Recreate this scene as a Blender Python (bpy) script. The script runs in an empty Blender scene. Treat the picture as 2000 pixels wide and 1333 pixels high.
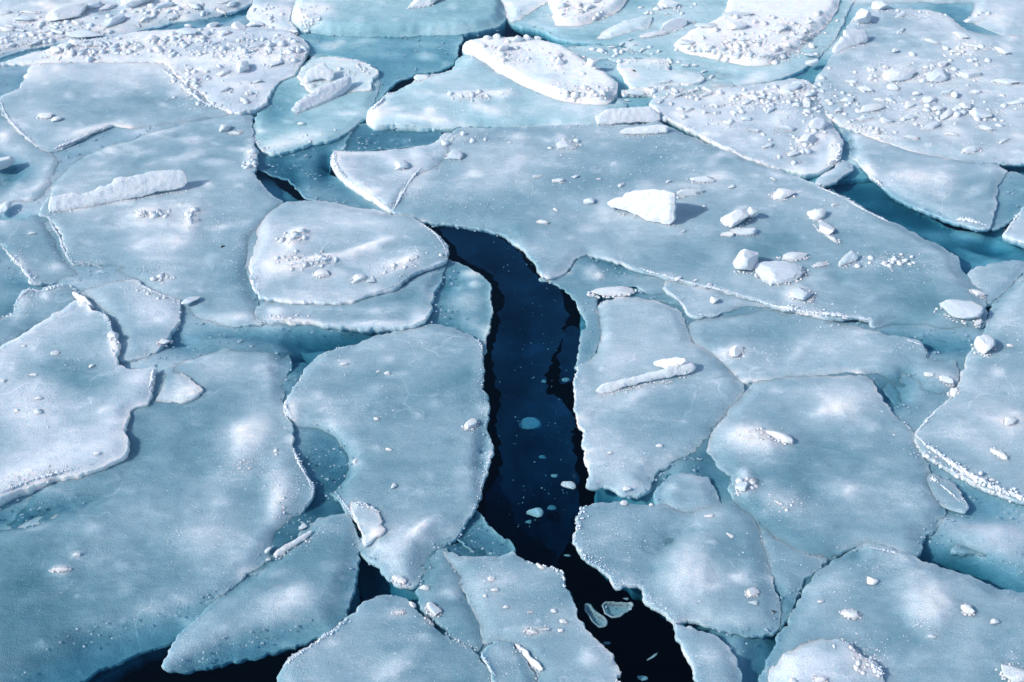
import bpy, math, random
import numpy as np
from mathutils import Vector, Matrix
from mathutils.bvhtree import BVHTree
from mathutils.geometry import delaunay_2d_cdt
R = math.radians
C = bpy.context.scene.collection
scene = bpy.context.scene

# ------------------------------------------------------------------ camera
LENS, PITCH, CAMZ = 42.0, 40.0, 6.0
cam_d = bpy.data.cameras.new("camera"); cam = bpy.data.objects.new("camera", cam_d); C.objects.link(cam)
cam_d.lens = LENS; cam_d.sensor_width = 36; cam_d.clip_start = 0.05; cam_d.clip_end = 1000
cam.location = (0, 0, CAMZ); cam.rotation_euler = (R(90 - PITCH), 0, 0)
scene.camera = cam

# ------------------------------------------------------------------ sky, sun, exposure
SUN_EL, SUN_AZ = 34.0, 253.0           # azimuth measured clockwise from +Y (away from the camera)
w = bpy.data.worlds.new("World"); scene.world = w; w.use_nodes = True
nt = w.node_tree; bg = nt.nodes["Background"]
sky = nt.nodes.new("ShaderNodeTexSky"); sky.sky_type = 'NISHITA'; sky.sun_disc = False
sky.sun_elevation = R(SUN_EL); sky.sun_rotation = R(SUN_AZ)
nt.links.new(sky.outputs[0], bg.inputs[0]); bg.inputs[1].default_value = 0.15
sd = bpy.data.lights.new("sun", 'SUN'); sun = bpy.data.objects.new("sun", sd); C.objects.link(sun)
sd.energy = 3.5; sd.angle = R(0.8); sd.color = (1.0, 0.975, 0.93)
sv = Vector((math.sin(R(SUN_AZ)) * math.cos(R(SUN_EL)), math.cos(R(SUN_AZ)) * math.cos(R(SUN_EL)), math.sin(R(SUN_EL))))
sun.rotation_euler = sv.to_track_quat('Z', 'Y').to_euler(); sun.location = sv * 50
scene.view_settings.view_transform = 'Standard'; scene.view_settings.look = 'None'
scene.view_settings.gamma = 1; scene.view_settings.use_curve_mapping = False
scene.view_settings.exposure = 0.2
scene.cycles.use_denoising = True
scene.cycles.max_bounces = 8; scene.cycles.transparent_max_bounces = 16
scene.cycles.caustics_reflective = False; scene.cycles.caustics_refractive = False

# ------------------------------------------------------------------ picture point <-> place on the ice
FPX = LENS / 36 * 2000
SP, CP = math.sin(R(PITCH)), math.cos(R(PITCH))
def ray(px, py):
    x, y = (px - 1000) / FPX, -(py - 666.5) / FPX
    return np.array([x, y * SP + CP, y * CP - SP])
def p2w(px, py, z=0.0):
    d = ray(px, py); t = (z - CAMZ) / d[2]
    return np.array([d[0] * t, d[1] * t])
def w2p(X, Y, Z):
    dy, dz = Y, Z - CAMZ
    depth = dy * CP - dz * SP; up = dy * SP + dz * CP
    return 1000 + FPX * X / depth, 666.5 - FPX * up / depth

# ------------------------------------------------------------------ noise
_p = np.random.RandomState(7).permutation(256); _p = np.concatenate([_p, _p, _p])
_g = np.random.RandomState(9).uniform(0, 2 * np.pi, 256)
def pn(x, y):
    xi, yi = np.floor(x).astype(int), np.floor(y).astype(int); xf, yf = x - xi, y - yi
    u, v = xf * xf * xf * (xf * (xf * 6 - 15) + 10), yf * yf * yf * (yf * (yf * 6 - 15) + 10)
    def g(ix, iy, dx, dy):
        a = _g[_p[_p[ix & 255] + (iy & 255)]]; return np.cos(a) * dx + np.sin(a) * dy
    a = g(xi, yi, xf, yf); b = g(xi + 1, yi, xf - 1, yf)
    c = g(xi, yi + 1, xf, yf - 1); d = g(xi + 1, yi + 1, xf - 1, yf - 1)
    return (a + u * (b - a)) * (1 - v) + (c + u * (d - c)) * v
def fbm(x, y, f=1.0, o=4, s=0.0):
    r = 0; a = 1.0
    for i in range(o):
        r = r + a * pn(x * f + s + 17.3 * i, y * f - s * 1.7 + 5.1 * i); a *= .5; f *= 2.03
    return r

# ------------------------------------------------------------------ materials
def new_mat(name):
    m = bpy.data.materials.new(name); m.use_nodes = True
    n = m.node_tree.nodes; l = m.node_tree.links; n.clear()
    return m, n, l
def node(n, t, **k):
    q = n.new(t)
    for a, b in k.items(): setattr(q, a, b)
    return q
def math_n(n, l, op, a, b=None, clamp=False):
    q = node(n, "ShaderNodeMath", operation=op, use_clamp=clamp)
    for i, v in enumerate((a, b)):
        if v is None: continue
        if isinstance(v, (int, float)): q.inputs[i].default_value = v
        else: l.new(v, q.inputs[i])
    return q.outputs[0]
def noise_n(n, l, vec, scale, detail=4, rough=.55, stretch=(1, 1, 1)):
    mp = node(n, "ShaderNodeMapping"); mp.inputs["Scale"].default_value = stretch
    l.new(vec, mp.inputs["Vector"])
    q = node(n, "ShaderNodeTexNoise"); q.inputs["Scale"].default_value = scale
    q.inputs["Detail"].default_value = detail; q.inputs["Roughness"].default_value = rough
    l.new(mp.outputs[0], q.inputs["Vector"]); return q.outputs["Fac"]
def ramp_n(n, l, fac, stops, interp='LINEAR'):
    q = node(n, "ShaderNodeValToRGB"); q.color_ramp.interpolation = interp
    cr = q.color_ramp
    while len(cr.elements) < len(stops): cr.elements.new(0.5)
    for e, (p, c) in zip(cr.elements, stops):
        e.position = p; e.color = (*c, 1) if len(c) == 3 else c
    l.new(fac, q.inputs[0]); return q.outputs[0]

def ice_material(name, stops, gain=.54, speck=.36, sss=.75, sscale=.11, rough=(.28, .6), bump=.6, bias=0.0, use_attr=True, cracks=.14, dustk=.09):
    m, n, l = new_mat(name)
    out = node(n, "ShaderNodeOutputMaterial"); bs = node(n, "ShaderNodeBsdfPrincipled")
    l.new(bs.outputs[0], out.inputs[0])
    geo = node(n, "ShaderNodeNewGeometry"); P = geo.outputs["Position"]
    big = noise_n(n, l, P, 1.3, 5, .6, (.8, 1, 1))
    mid = noise_n(n, l, P, 6.0, 5, .65, (.6, 1.1, 1))
    streak = noise_n(n, l, P, 26.0, 3, .6, (.55, 1.2, 1))
    fine = noise_n(n, l, P, 130.0, 2, .6)
    if use_attr:
        at = node(n, "ShaderNodeAttribute", attribute_name="milk"); base = at.outputs["Fac"]
    else:
        v = node(n, "ShaderNodeValue"); v.outputs[0].default_value = .5; base = v.outputs[0]
    f = math_n(n, l, 'ADD', base, bias)
    for src, k in ((big, gain * .75), (mid, gain * .55), (streak, gain * .22), (fine, speck)):
        t = math_n(n, l, 'SUBTRACT', src, .5); t = math_n(n, l, 'MULTIPLY', t, k)
        if src is fine: t = math_n(n, l, 'MULTIPLY', t, math_n(n, l, 'ADD', math_n(n, l, 'MULTIPLY', base, 1.6), .3))
        f = math_n(n, l, 'ADD', f, t)
    # small trapped bubbles and frost flecks
    vo = node(n, "ShaderNodeTexVoronoi"); vo.inputs["Scale"].default_value = 21
    l.new(P, vo.inputs["Vector"])
    fleck = ramp_n(n, l, vo.outputs["Distance"], [(0.0, (1, 1, 1)), (.16, (0, 0, 0))])
    gate = ramp_n(n, l, mid, [(.50, (0, 0, 0)), (.66, (1, 1, 1))])
    fl = math_n(n, l, 'MULTIPLY', fleck, gate); fl = math_n(n, l, 'MULTIPLY', fl, .28)
    dust = ramp_n(n, l, math_n(n, l, 'ADD', math_n(n, l, 'MULTIPLY', mid, .75), math_n(n, l, 'MULTIPLY', fine, .25)), [(.52, (0, 0, 0)), (.60, (1, 1, 1))])
    dgate = ramp_n(n, l, big, [(.46, (0, 0, 0)), (.60, (1, 1, 1))])
    f = math_n(n, l, 'ADD', f, math_n(n, l, 'MULTIPLY', math_n(n, l, 'MULTIPLY', dust, dgate), dustk))
    if cracks:
        wv = node(n, "ShaderNodeVectorMath", operation='ADD'); l.new(P, wv.inputs[0])
        wn = node(n, "ShaderNodeTexNoise"); wn.inputs["Scale"].default_value = 2.4; wn.inputs["Detail"].default_value = 3; l.new(P, wn.inputs["Vector"])
        ws = node(n, "ShaderNodeVectorMath", operation='SCALE'); l.new(wn.outputs["Color"], ws.inputs[0]); ws.inputs["Scale"].default_value = .45
        l.new(ws.outputs[0], wv.inputs[1])
        ve = node(n, "ShaderNodeTexVoronoi", feature='DISTANCE_TO_EDGE'); ve.inputs["Scale"].default_value = 1.25; l.new(wv.outputs[0], ve.inputs["Vector"])
        ck = ramp_n(n, l, ve.outputs["Distance"], [(0, (1, 1, 1)), (.011, (0, 0, 0))])
        cg = ramp_n(n, l, noise_n(n, l, P, 1.9, 2), [(.52, (0, 0, 0)), (.62, (1, 1, 1))])
        ckg = math_n(n, l, 'MULTIPLY', ck, cg)
        f = math_n(n, l, 'ADD', f, math_n(n, l, 'MULTIPLY', ckg, cracks))
    f = math_n(n, l, 'ADD', f, fl, True)
    col = ramp_n(n, l, f, stops)
    l.new(col, bs.inputs["Base Color"])
    rg = node(n, "ShaderNodeMapRange"); rg.inputs["From Min"].default_value = .3; rg.inputs["From Max"].default_value = .7
    rg.inputs["To Min"].default_value = rough[0]; rg.inputs["To Max"].default_value = rough[1]
    l.new(mid, rg.inputs["Value"]); l.new(rg.outputs[0], bs.inputs["Roughness"])
    bs.inputs["IOR"].default_value = 1.31
    bs.inputs["Specular IOR Level"].default_value = .6
    if sss:
        bs.inputs["Subsurface Weight"].default_value = sss
        bs.inputs["Subsurface Radius"].default_value = (.45, .8, 1.0)
        bs.inputs["Subsurface Scale"].default_value = sscale
    b1 = node(n, "ShaderNodeBump"); b1.inputs["Strength"].default_value = bump; b1.inputs["Distance"].default_value = .02
    hsum = math_n(n, l, 'ADD', math_n(n, l, 'MULTIPLY', streak, .45), math_n(n, l, 'MULTIPLY', fine, .55))
    hsum = math_n(n, l, 'ADD', hsum, math_n(n, l, 'MULTIPLY', mid, 1.0))
    hsum = math_n(n, l, 'ADD', hsum, math_n(n, l, 'MULTIPLY', fleck, .15))
    l.new(hsum, b1.inputs["Height"]); l.new(b1.outputs[0], bs.inputs["Normal"])
    return m
ICE_STOPS = [(0.0, (.05, .165, .23)), (.28, (.165, .31, .385)), (.52, (.34, .47, .545)), (.75, (.60, .68, .75)), (1.0, (.88, .90, .92))]
TURQ_STOPS = [(0.0, (.06, .22, .29)), (.28, (.18, .38, .45)), (.52, (.36, .56, .62)), (.75, (.61, .74, .79)), (1.0, (.89, .91, .93))]
M_ICE = ice_material("milky_floe_ice", ICE_STOPS)
M_TURQ = ice_material("turquoise_glacier_ice", TURQ_STOPS, gain=.4, rough=(.15, .45))
M_WHITE = ice_material("white_snow_ice", [(0, (.60, .67, .74)), (.35, (.74, .79, .84)), (.8, (.84, .87, .90)), (1, (.90, .92, .94))],
                       gain=.5, speck=.3, sss=.5, sscale=.04, rough=(.35, .65), bump=1.0, use_attr=False, cracks=0, dustk=.05)
M_PALE = ice_material("pale_lump_ice", [(0, (.46, .56, .65)), (.4, (.62, .70, .77)), (.8, (.76, .81, .86)), (1, (.88, .9, .92))],
                      gain=.5, speck=.3, sss=.6, sscale=.05, rough=(.25, .5), bump=.9, use_attr=False, cracks=0, dustk=.05)
M_FROST = ice_material("granular_frost", [(0, (.50, .60, .68)), (.4, (.66, .73, .80)), (1, (.9, .92, .95))],
                       gain=.6, speck=.5, sss=0, rough=(.12, .35), bump=.4, use_attr=False, cracks=0, dustk=.05)

M_RUB = ice_material("coarse_snow", [(0, (.48, .58, .67)), (.4, (.62, .70, .78)), (1, (.82, .86, .90))],
                       gain=.6, speck=.4, sss=.5, sscale=.04, rough=(.3, .6), bump=.6, use_attr=False, cracks=0, dustk=.05)

def water_material():
    m, n, l = new_mat("sea_water")
    out = node(n, "ShaderNodeOutputMaterial"); mix = node(n, "ShaderNodeMixShader")
    tr = node(n, "ShaderNodeBsdfTransparent"); gl = node(n, "ShaderNodeBsdfGlossy"); gl.inputs["Roughness"].default_value = .06; gl.inputs["Color"].default_value = (.45, .75, 1, 1)
    fr = node(n, "ShaderNodeFresnel"); fr.inputs["IOR"].default_value = 1.333
    geo = node(n, "ShaderNodeNewGeometry")
    h = noise_n(n, l, geo.outputs["Position"], 9, 3, .5)
    b = node(n, "ShaderNodeBump"); b.inputs["Strength"].default_value = .12; b.inputs["Distance"].default_value = .01
    l.new(h, b.inputs["Height"]); l.new(b.outputs[0], gl.inputs["Normal"])
    front = math_n(n, l, 'SUBTRACT', 1.0, geo.outputs["Backfacing"])
    l.new(math_n(n, l, 'MULTIPLY', fr.outputs[0], front), mix.inputs[0]); l.new(tr.outputs[0], mix.inputs[1]); l.new(gl.outputs[0], mix.inputs[2])
    l.new(mix.outputs[0], out.inputs["Surface"])
    va = node(n, "ShaderNodeVolumeAbsorption"); va.inputs["Color"].default_value = (.14, .62, .71, 1); va.inputs["Density"].default_value = 6.8
    l.new(va.outputs[0], out.inputs["Volume"])
    return m
def skin_material():
    m, n, l = new_mat("thin_clear_ice")
    out = node(n, "ShaderNodeOutputMaterial"); mix = node(n, "ShaderNodeMixShader")
    tr = node(n, "ShaderNodeBsdfTransparent"); df = node(n, "ShaderNodeBsdfPrincipled")
    df.inputs["Base Color"].default_value = (.015, .16, .42, 1); df.inputs["Roughness"].default_value = .3
    geo = node(n, "ShaderNodeNewGeometry"); P = geo.outputs["Position"]
    a = noise_n(n, l, P, 2.2, 5, .6); b = noise_n(n, l, P, 60, 2, .5, (.4, 1, 1))
    s = math_n(n, l, 'ADD', math_n(n, l, 'MULTIPLY', a, .8), math_n(n, l, 'MULTIPLY', b, .2))
    f = ramp_n(n, l, s, [(.35, (.03,) * 3), (.55, (.06,) * 3), (.75, (.13,) * 3)])
    l.new(f, mix.inputs[0]); l.new(tr.outputs[0], mix.inputs[1]); l.new(df.outputs[0], mix.inputs[2])
    l.new(mix.outputs[0], out.inputs["Surface"]); return m
M_WATER, M_SKIN = water_material(), skin_material()
def plain(name, col, rough=.8):
    m, n, l = new_mat(name); out = node(n, "ShaderNodeOutputMaterial"); bs = node(n, "ShaderNodeBsdfPrincipled")
    geo = node(n, "ShaderNodeNewGeometry"); f = noise_n(n, l, geo.outputs["Position"], 3, 4)
    l.new(ramp_n(n, l, f, [(.3, tuple(c * .7 for c in col)), (.7, tuple(min(1, c * 1.3) for c in col))]), bs.inputs["Base Color"])
    bs.inputs["Roughness"].default_value = rough; l.new(bs.outputs[0], out.inputs[0]); return m
M_BED = plain("dark_sea_floor", (.05, .12, .2)); M_DEBRIS = plain("dark_debris", (.03, .03, .03))

# ------------------------------------------------------------------ sea
def link_mesh(name, verts, faces, mat, parent=None, smooth=True):
    me = bpy.data.meshes.new(name); me.from_pydata([tuple(v) for v in verts], [], faces); me.materials.append(mat)
    if smooth: me.shade_smooth()
    me.update(); o = bpy.data.objects.new(name, me); C.objects.link(o)
    if parent: o.parent = parent
    return o
def tag(o, label, cat, group=None, kind=None):
    if label: o["label"] = label
    if cat: o["category"] = cat
    if group: o["group"] = group
    if kind: o["kind"] = kind
def box_mesh(name, x0, x1, y0, y1, z0, z1, mat):
    v = [(x, y, z) for z in (z0, z1) for y in (y0, y1) for x in (x0, x1)]
    return link_mesh(name, v, [(0, 2, 3, 1), (4, 5, 7, 6), (0, 1, 5, 4), (1, 3, 7, 5), (3, 2, 6, 7), (2, 0, 4, 6)], mat, smooth=False)
sea = box_mesh("sea_water", -200, 200, -150, 300, -2.6, 0.0, M_WATER)
tag(sea, "dark navy sea water showing in the cracks between floes", "sea water", kind="structure")
bed = box_mesh("sea_floor", -190, 190, -140, 290, -2.5, -1.6, M_BED)
tag(bed, "dark sea floor deep under the ice", "sea floor", kind="structure")

# ------------------------------------------------------------------ plates of ice
def catmull(P, E, step):
    n = len(P); out = []; oe = []
    for i in range(n):
        p0, p1, p2, p3 = P[i - 1], P[i], P[(i + 1) % n], P[(i + 2) % n]
        L = np.linalg.norm(p2 - p1); k = max(1, int(round(L / step)))
        for j in range(k):
            t = j / k
            # half way between straight and rounded, so that corners stay corners
            c = .5 * ((2 * p1) + (-p0 + p2) * t + (2 * p0 - 5 * p1 + 4 * p2 - p3) * t * t + (-p0 + 3 * p1 - 3 * p2 + p3) * t ** 3)
            s = p1 * (1 - t) + p2 * t
            out.append(c * .55 + s * .45); oe.append(E[i] * (1 - t) + E[(i + 1) % n] * t)
    return np.array(out), np.array(oe)
def inside(P, X, Y):
    r = np.zeros(len(X), bool); n = len(P)
    x0, y0 = P[:, 0], P[:, 1]; x1, y1 = np.roll(x0, -1), np.roll(y0, -1)
    for a, b, c, d in zip(x0, y0, x1, y1):
        if b == d: continue
        m = (b > Y) != (d > Y); r ^= m & (X < (c - a) * (Y - b) / (d - b) + a)
    return r
def plate(name, P, E, zb, mat, parent=None, th=.16, spacing=.032, jag=.016, amp=.010, seed=0., patches=(), milk=.5,
          tilt=(0, 0), hardw=.022, edge_milk=.13, xf=None, softk=3.6, pix=True):
    """a closed solid: outline P (m), edge height E (m) along it, top at zb, thickness th"""
    step = spacing * .42
    B, e = catmull(P, E, step)
    t = np.arange(len(B)) * step
    nx = fbm(B[:, 0], B[:, 1], 3.2, 5, seed); ny = fbm(B[:, 0], B[:, 1], 3.2, 5, seed + 40)
    fx = fbm(B[:, 0], B[:, 1], 18, 4, seed + 3); fy = fbm(B[:, 0], B[:, 1], 18, 4, seed + 43)
    B = B + np.stack([nx, ny], 1) * jag * 1.5 + np.stack([fx, fy], 1) * jag * .75
    tn = np.roll(B, -1, 0) - np.roll(B, 1, 0); tn /= np.linalg.norm(tn, axis=1)[:, None] + 1e-9
    ch_ = np.tanh(5 * fbm(B[:, 0], B[:, 1], 7, 2, seed + 9)) * .5 + np.tanh(6 * fbm(B[:, 0], B[:, 1], 19, 2, seed + 19)) * .3
    B = B + np.stack([-tn[:, 1], tn[:, 0]], 1) * (ch_ * jag * .8)[:, None]
    area2 = np.sum(B[:, 0] * np.roll(B[:, 1], -1) - np.roll(B[:, 0], -1) * B[:, 1])
    if area2 < 0: B = B[::-1].copy(); e = e[::-1].copy()
    if pix: e = e - .016 * np.clip(1.6 * fbm(B[:, 0], B[:, 1], 1.4, 3, seed + 55), 0, 1) * (e > .01)
    nb = len(B)
    tan = np.roll(B, -1, 0) - np.roll(B, 1, 0); tan /= np.linalg.norm(tan, axis=1)[:, None] + 1e-9
    inn = np.stack([-tan[:, 1], tan[:, 0]], 1)
    x0, y0 = B.min(0); x1, y1 = B.max(0)
    gx, gy = np.meshgrid(np.arange(x0, x1, spacing), np.arange(y0, y1, spacing * .87))
    gx = gx + (np.arange(gx.shape[0])[:, None] % 2) * spacing * .5
    rs = np.random.RandomState(int(seed * 10) % 9999)
    gx = (gx + rs.uniform(-.2, .2, gx.shape) * spacing).ravel(); gy = (gy + rs.uniform(-.2, .2, gy.shape) * spacing).ravel()
    ring = B[::2] + inn[::2] * .014
    ring2 = B[1::3] + inn[1::3] * .034
    k0 = len(gx)
    gx = np.concatenate([gx, ring[:, 0], ring2[:, 0]]); gy = np.concatenate([gy, ring[:, 1], ring2[:, 1]])
    m = inside(B, gx, gy); idx = np.where(m)[0]; isg = idx < k0; gx, gy = gx[m], gy[m]
    def near(X, Y):
        D = np.empty(len(X)); Ee = np.empty(len(X)); Nn = np.empty(len(X), int)
        for a in range(0, len(X), 2000):
            d2 = (X[a:a + 2000, None] - B[None, :, 0]) ** 2 + (Y[a:a + 2000, None] - B[None, :, 1]) ** 2
            j = d2.argmin(1); D[a:a + 2000] = np.sqrt(d2[np.arange(len(j)), j]); Nn[a:a + 2000] = j
            wgt = 1 / (d2 + 1e-4) ** 1.7; Ee[a:a + 2000] = (wgt * e).sum(1) / wgt.sum(1)
        return D, Ee, Nn
    d, ee, nn = near(gx, gy)
    keep = (isg & (d > spacing * .75) & ((d > .05) | (spacing < .025))) | (~isg & (d > .008))
    gx, gy, d, ee = gx[keep], gy[keep], d[keep], ee[keep]
    V2 = np.concatenate([B, np.stack([gx, gy], 1)])
    res = delaunay_2d_cdt([Vector(v) for v in V2.tolist()], [], [list(range(nb))], 1, 1e-6, True)
    ov, of, orig = res[0], res[2], res[3]
    cX = np.array([sum(ov[i].x for i in f) / 3 for f in of]); cY = np.array([sum(ov[i].y for i in f) / 3 for f in of])
    okf = inside(B, cX, cY); of = [f for f, k_ in zip(of, okf) if k_]
    X = np.array([v.x for v in ov]); Y = np.array([v.y for v in ov])
    dd = np.concatenate([np.zeros(nb), d]); eee = np.concatenate([e, ee])
    D = np.array([dd[o[0]] if o else 0.0 for o in orig]); Ee = np.array([eee[o[0]] if o else zb for o in orig])
    cx, cy = B.mean(0)
    base = zb + tilt[0] * (X - cx) + tilt[1] * (Y - cy)
    bigs = spacing > .055
    base = base + amp * (fbm(X, Y, .9, 3, seed + 11) * 1.4 + fbm(X, Y, 4.5, 3, seed + 21) * .5 + fbm(X, Y, 12, 3, seed + 31) * .24)
    W = hardw + softk * np.maximum(0, base - Ee)
    s = np.clip(D / W, 0, 1); s = s * s * (3 - 2 * s)
    wob = 1 + .5 * fbm(X, Y, 6, 3, seed + 61)
    edz = Ee + np.where(D < .001, .004 * fbm(X, Y, 25, 2, seed), .004 * fbm(X, Y, 20, 2, seed)) + np.minimum(np.abs(base - Ee), .03) * .4 * (wob - 1)
    if not pix: base = base + .006 * fbm(X, Y, 22, 3, seed + 13) + .006 * fbm(X, Y, 7, 2, seed + 17)
    Z = edz + (base - edz) * s
    mk = milk + (.55 if spacing > .05 and pix and mat is not M_SKIN else .22) * fbm(X, Y, .9, 4, seed + 71)
    hard = np.clip(1 - np.maximum(0, base - Ee) / .05, 0, 1)
    gate = np.clip(.55 + 1.6 * fbm(X, Y, 2.5, 3, seed + 81), 0, 1)
    mk = mk + edge_milk * hard * np.exp(-D / .022) * gate * 1.9
    if patches and pix:
        px, py = w2p(X, Y, Z)
        rq = np.random.RandomState(int(seed * 13) % 9973); Pp = []
        for _ in range(min(46, int(len(X) / 170)) if mat is not M_SKIN else 0):
            i_ = rq.randint(len(X)); rr = 5 + 13 * rq.rand() ** 2.5
            Pp.append((px[i_], py[i_], rr * rq.uniform(1, 1.9), rr * rq.uniform(.5, .85), rq.uniform(-25, 25), rq.uniform(.1, .45), rq.uniform(.08, .24), rq.choice([2.0, 3.0, 4.0])))
        patches = list(patches) + Pp
        for q in patches:
            qx, qy, rx, ry, rot, dz, dm = q[:7]; pw = q[7] if len(q) > 7 else 2.0
            c, sn = math.cos(R(rot)), math.sin(R(rot))
            wx = 9 * fbm(px, py, .03, 3, seed + qx) * min(1, rx / 25); wy = 6 * fbm(px, py, .03, 3, seed + qy) * min(1, ry / 18)
            u = ((px - qx + wx) * c + (py - qy + wy) * sn) / rx; v = (-(px - qx + wx) * sn + (py - qy + wy) * c) / ry
            g = np.exp(-np.power(u * u + v * v, pw / 2))
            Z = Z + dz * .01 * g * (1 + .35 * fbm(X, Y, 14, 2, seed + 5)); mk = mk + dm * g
    # walls and underside
    ringidx = {}
    for i, o in enumerate(orig):
        for q in o:
            if q < nb and q not in ringidx: ringidx[q] = i
    top = [ringidx.get(i) for i in range(nb)]
    loop = [t_ for t_ in top if t_ is not None]
    out2 = [B[i] - inn[i] * 0 for i in range(nb) if top[i] is not None]; nrm = [inn[i] for i in range(nb) if top[i] is not None]
    verts = np.stack([X, Y, Z], 1).tolist(); faces = [tuple(f) for f in of]; mkl = mk.tolist(); n0 = len(verts)
    L = len(loop); bx = np.array(out2); bn = np.array(nrm); zt = Z[loop]; zbot = zt - th
    levels = (.28, .62, 1.0); offs = (.008, .004, -.012)
    for li, (lv, of_) in enumerate(zip(levels, offs)):
        nz = .010 * fbm(bx[:, 0] * 1.0 + li * 3.1, bx[:, 1] - li * 2.2, 13, 3, seed + 90)
        q = bx - bn * (of_ + nz)[:, None]
        zz = zt + (zbot - zt) * lv
        verts += [(q[i, 0], q[i, 1], zz[i]) for i in range(L)]; mkl += [mk[loop[i]] for i in range(L)]
    prev = loop
    for li in range(3):
        cur = [n0 + li * L + i for i in range(L)]
        for i in range(L):
            j = (i + 1) % L
            faces.append((prev[i], cur[i], cur[j], prev[j]))
        prev = cur
    bmap = {}
    for i, v_ in enumerate(loop): bmap[v_] = prev[i]
    for i in range(len(X)):
        if i not in bmap:
            bmap[i] = len(verts); verts.append((X[i], Y[i], Z[i] - th)); mkl.append(mk[i])
    faces += [(bmap[f[2]], bmap[f[1]], bmap[f[0]]) for f in of]
    if xf is not None: verts = [tuple(xf @ Vector(v)) for v in verts]
    o = link_mesh(name, verts, faces, mat, parent)
    o.data.set_sharp_from_angle(angle=R(38))
    a = o.data.attributes.new("milk", 'FLOAT', 'POINT'); a.data.foreach_set("value", np.clip(np.array(mkl), 0, 1.2).astype(np.float32))
    return o, B, e, inn, Z[loop] if len(loop) == nb else None

BV = []
def register(o):
    me = o.data; BV.append(BVHTree.FromPolygons([o.matrix_basis @ v.co for v in me.vertices], [tuple(p.vertices) for p in me.polygons]))
def hit(px, py, water=True):
    d = Vector(ray(px, py)).normalized(); o = Vector((0, 0, CAMZ)); best = None
    for b in BV:
        h = b.ray_cast(o, d)
        if h[0] is not None and (best is None or h[3] < best[1]): best = (h[0], h[3])
    if best is None or (water and best[0].z < 0):
        t = -CAMZ / d.z; return o + d * t
    return best[0]
def topz(x, y):
    z = 0.0; o = Vector((x, y, 3)); dn = Vector((0, 0, -1))
    for b in BV:
        h = b.ray_cast(o, dn)
        if h[0] is not None: z = max(z, h[0].z)
    return z

PHI = (1 + 5 ** .5) / 2
ICO_V = np.array([(-1, PHI, 0), (1, PHI, 0), (-1, -PHI, 0), (1, -PHI, 0), (0, -1, PHI), (0, 1, PHI), (0, -1, -PHI), (0, 1, -PHI), (PHI, 0, -1), (PHI, 0, 1), (-PHI, 0, -1), (-PHI, 0, 1)]) / math.sqrt(1 + PHI * PHI)
ICO_F = [(0, 11, 5), (0, 5, 1), (0, 1, 7), (0, 7, 10), (0, 10, 11), (1, 5, 9), (5, 11, 4), (11, 10, 2), (10, 7, 6), (7, 1, 8), (3, 9, 4), (3, 4, 2), (3, 2, 6), (3, 6, 8), (3, 8, 9), (4, 9, 5), (2, 4, 11), (6, 2, 10), (8, 6, 7), (9, 8, 1)]
RNG = np.random.RandomState(3)
def grains(name, pts, mat, parent=None, flat=True):
    """pts: (x, y, z, r); a mass of small crystals as one mesh"""
    V = []; F = []
    for (x, y, z, r) in pts:
        k = len(V); a = RNG.uniform(0, 6.28); c, s = math.cos(a), math.sin(a)
        v = ICO_V * (1 + RNG.uniform(-.28, .28, (12, 1))) * (r * RNG.uniform(.8, 1.3), r * RNG.uniform(.7, 1.0), r * RNG.uniform(.5, .9))
        V += [(x + p[0] * c - p[1] * s, y + p[0] * s + p[1] * c, z + p[2]) for p in v]
        F += [(a_ + k, b_ + k, c_ + k) for a_, b_, c_ in ICO_F]
    return link_mesh(name, V, F, mat, parent, smooth=not flat)

S = -15
HK = .52
def floe(label, pts, z=3, m=.5, mat=None, patches=(), tilt=(0, 0), rim=.0, cat="ice floe", group=None, name="ice_floe", th=5, seed=[1.0], ed=None, **k):
    seed[0] += 7.31
    ed = z + .3 if ed is None else ed
    E = np.array([(p[2] if len(p) > 2 else ed) for p in pts], float) * .01
    E = np.where(E < -.055, E * .6, np.where(E < 0, E * .4, E * HK)); z = z * (HK if z > 0 else 1.0)
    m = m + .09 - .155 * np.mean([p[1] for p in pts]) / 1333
    P = np.array([p2w(p[0], p[1], max(e_, -.03)) for p, e_ in zip(pts, E)])
    o, B, e, inn, zt = plate(name, P, E, z * .01, mat or M_ICE, seed=seed[0], patches=patches, milk=m, tilt=tilt, th=th * .01, **k)
    tag(o, label, cat, group, 'thing'); register(o)
    if rim > 0 and zt is not None:
        g = fbm(B[:, 0], B[:, 1], 1.6, 3, seed[0] + 7); pts_ = []
        for i in range(len(B)):
            if e[i] < z * .01 - .012 or zt[i] < -.005: continue
            q = (g[i] - .02) * 3.2 + rim
            nn = RNG.poisson(max(0, min(3.2, q * 1.2)))
            for _ in range(nn):
                off = abs(RNG.normal(0, .011 if RNG.rand() < .7 else .035)) ; r = RNG.uniform(.002, .0055) * (1 + .7 * max(0, min(1, q - .6)))
                p = B[i] + inn[i] * (off - .004) + RNG.uniform(-.006, .006, 2)
                pts_.append((p[0], p[1], zt[i] + r * .25, r))
        if len(pts_) > 12: grains("frost_rim", pts_, M_FROST, o)['kind'] = 'stuff'
    return o

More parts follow.
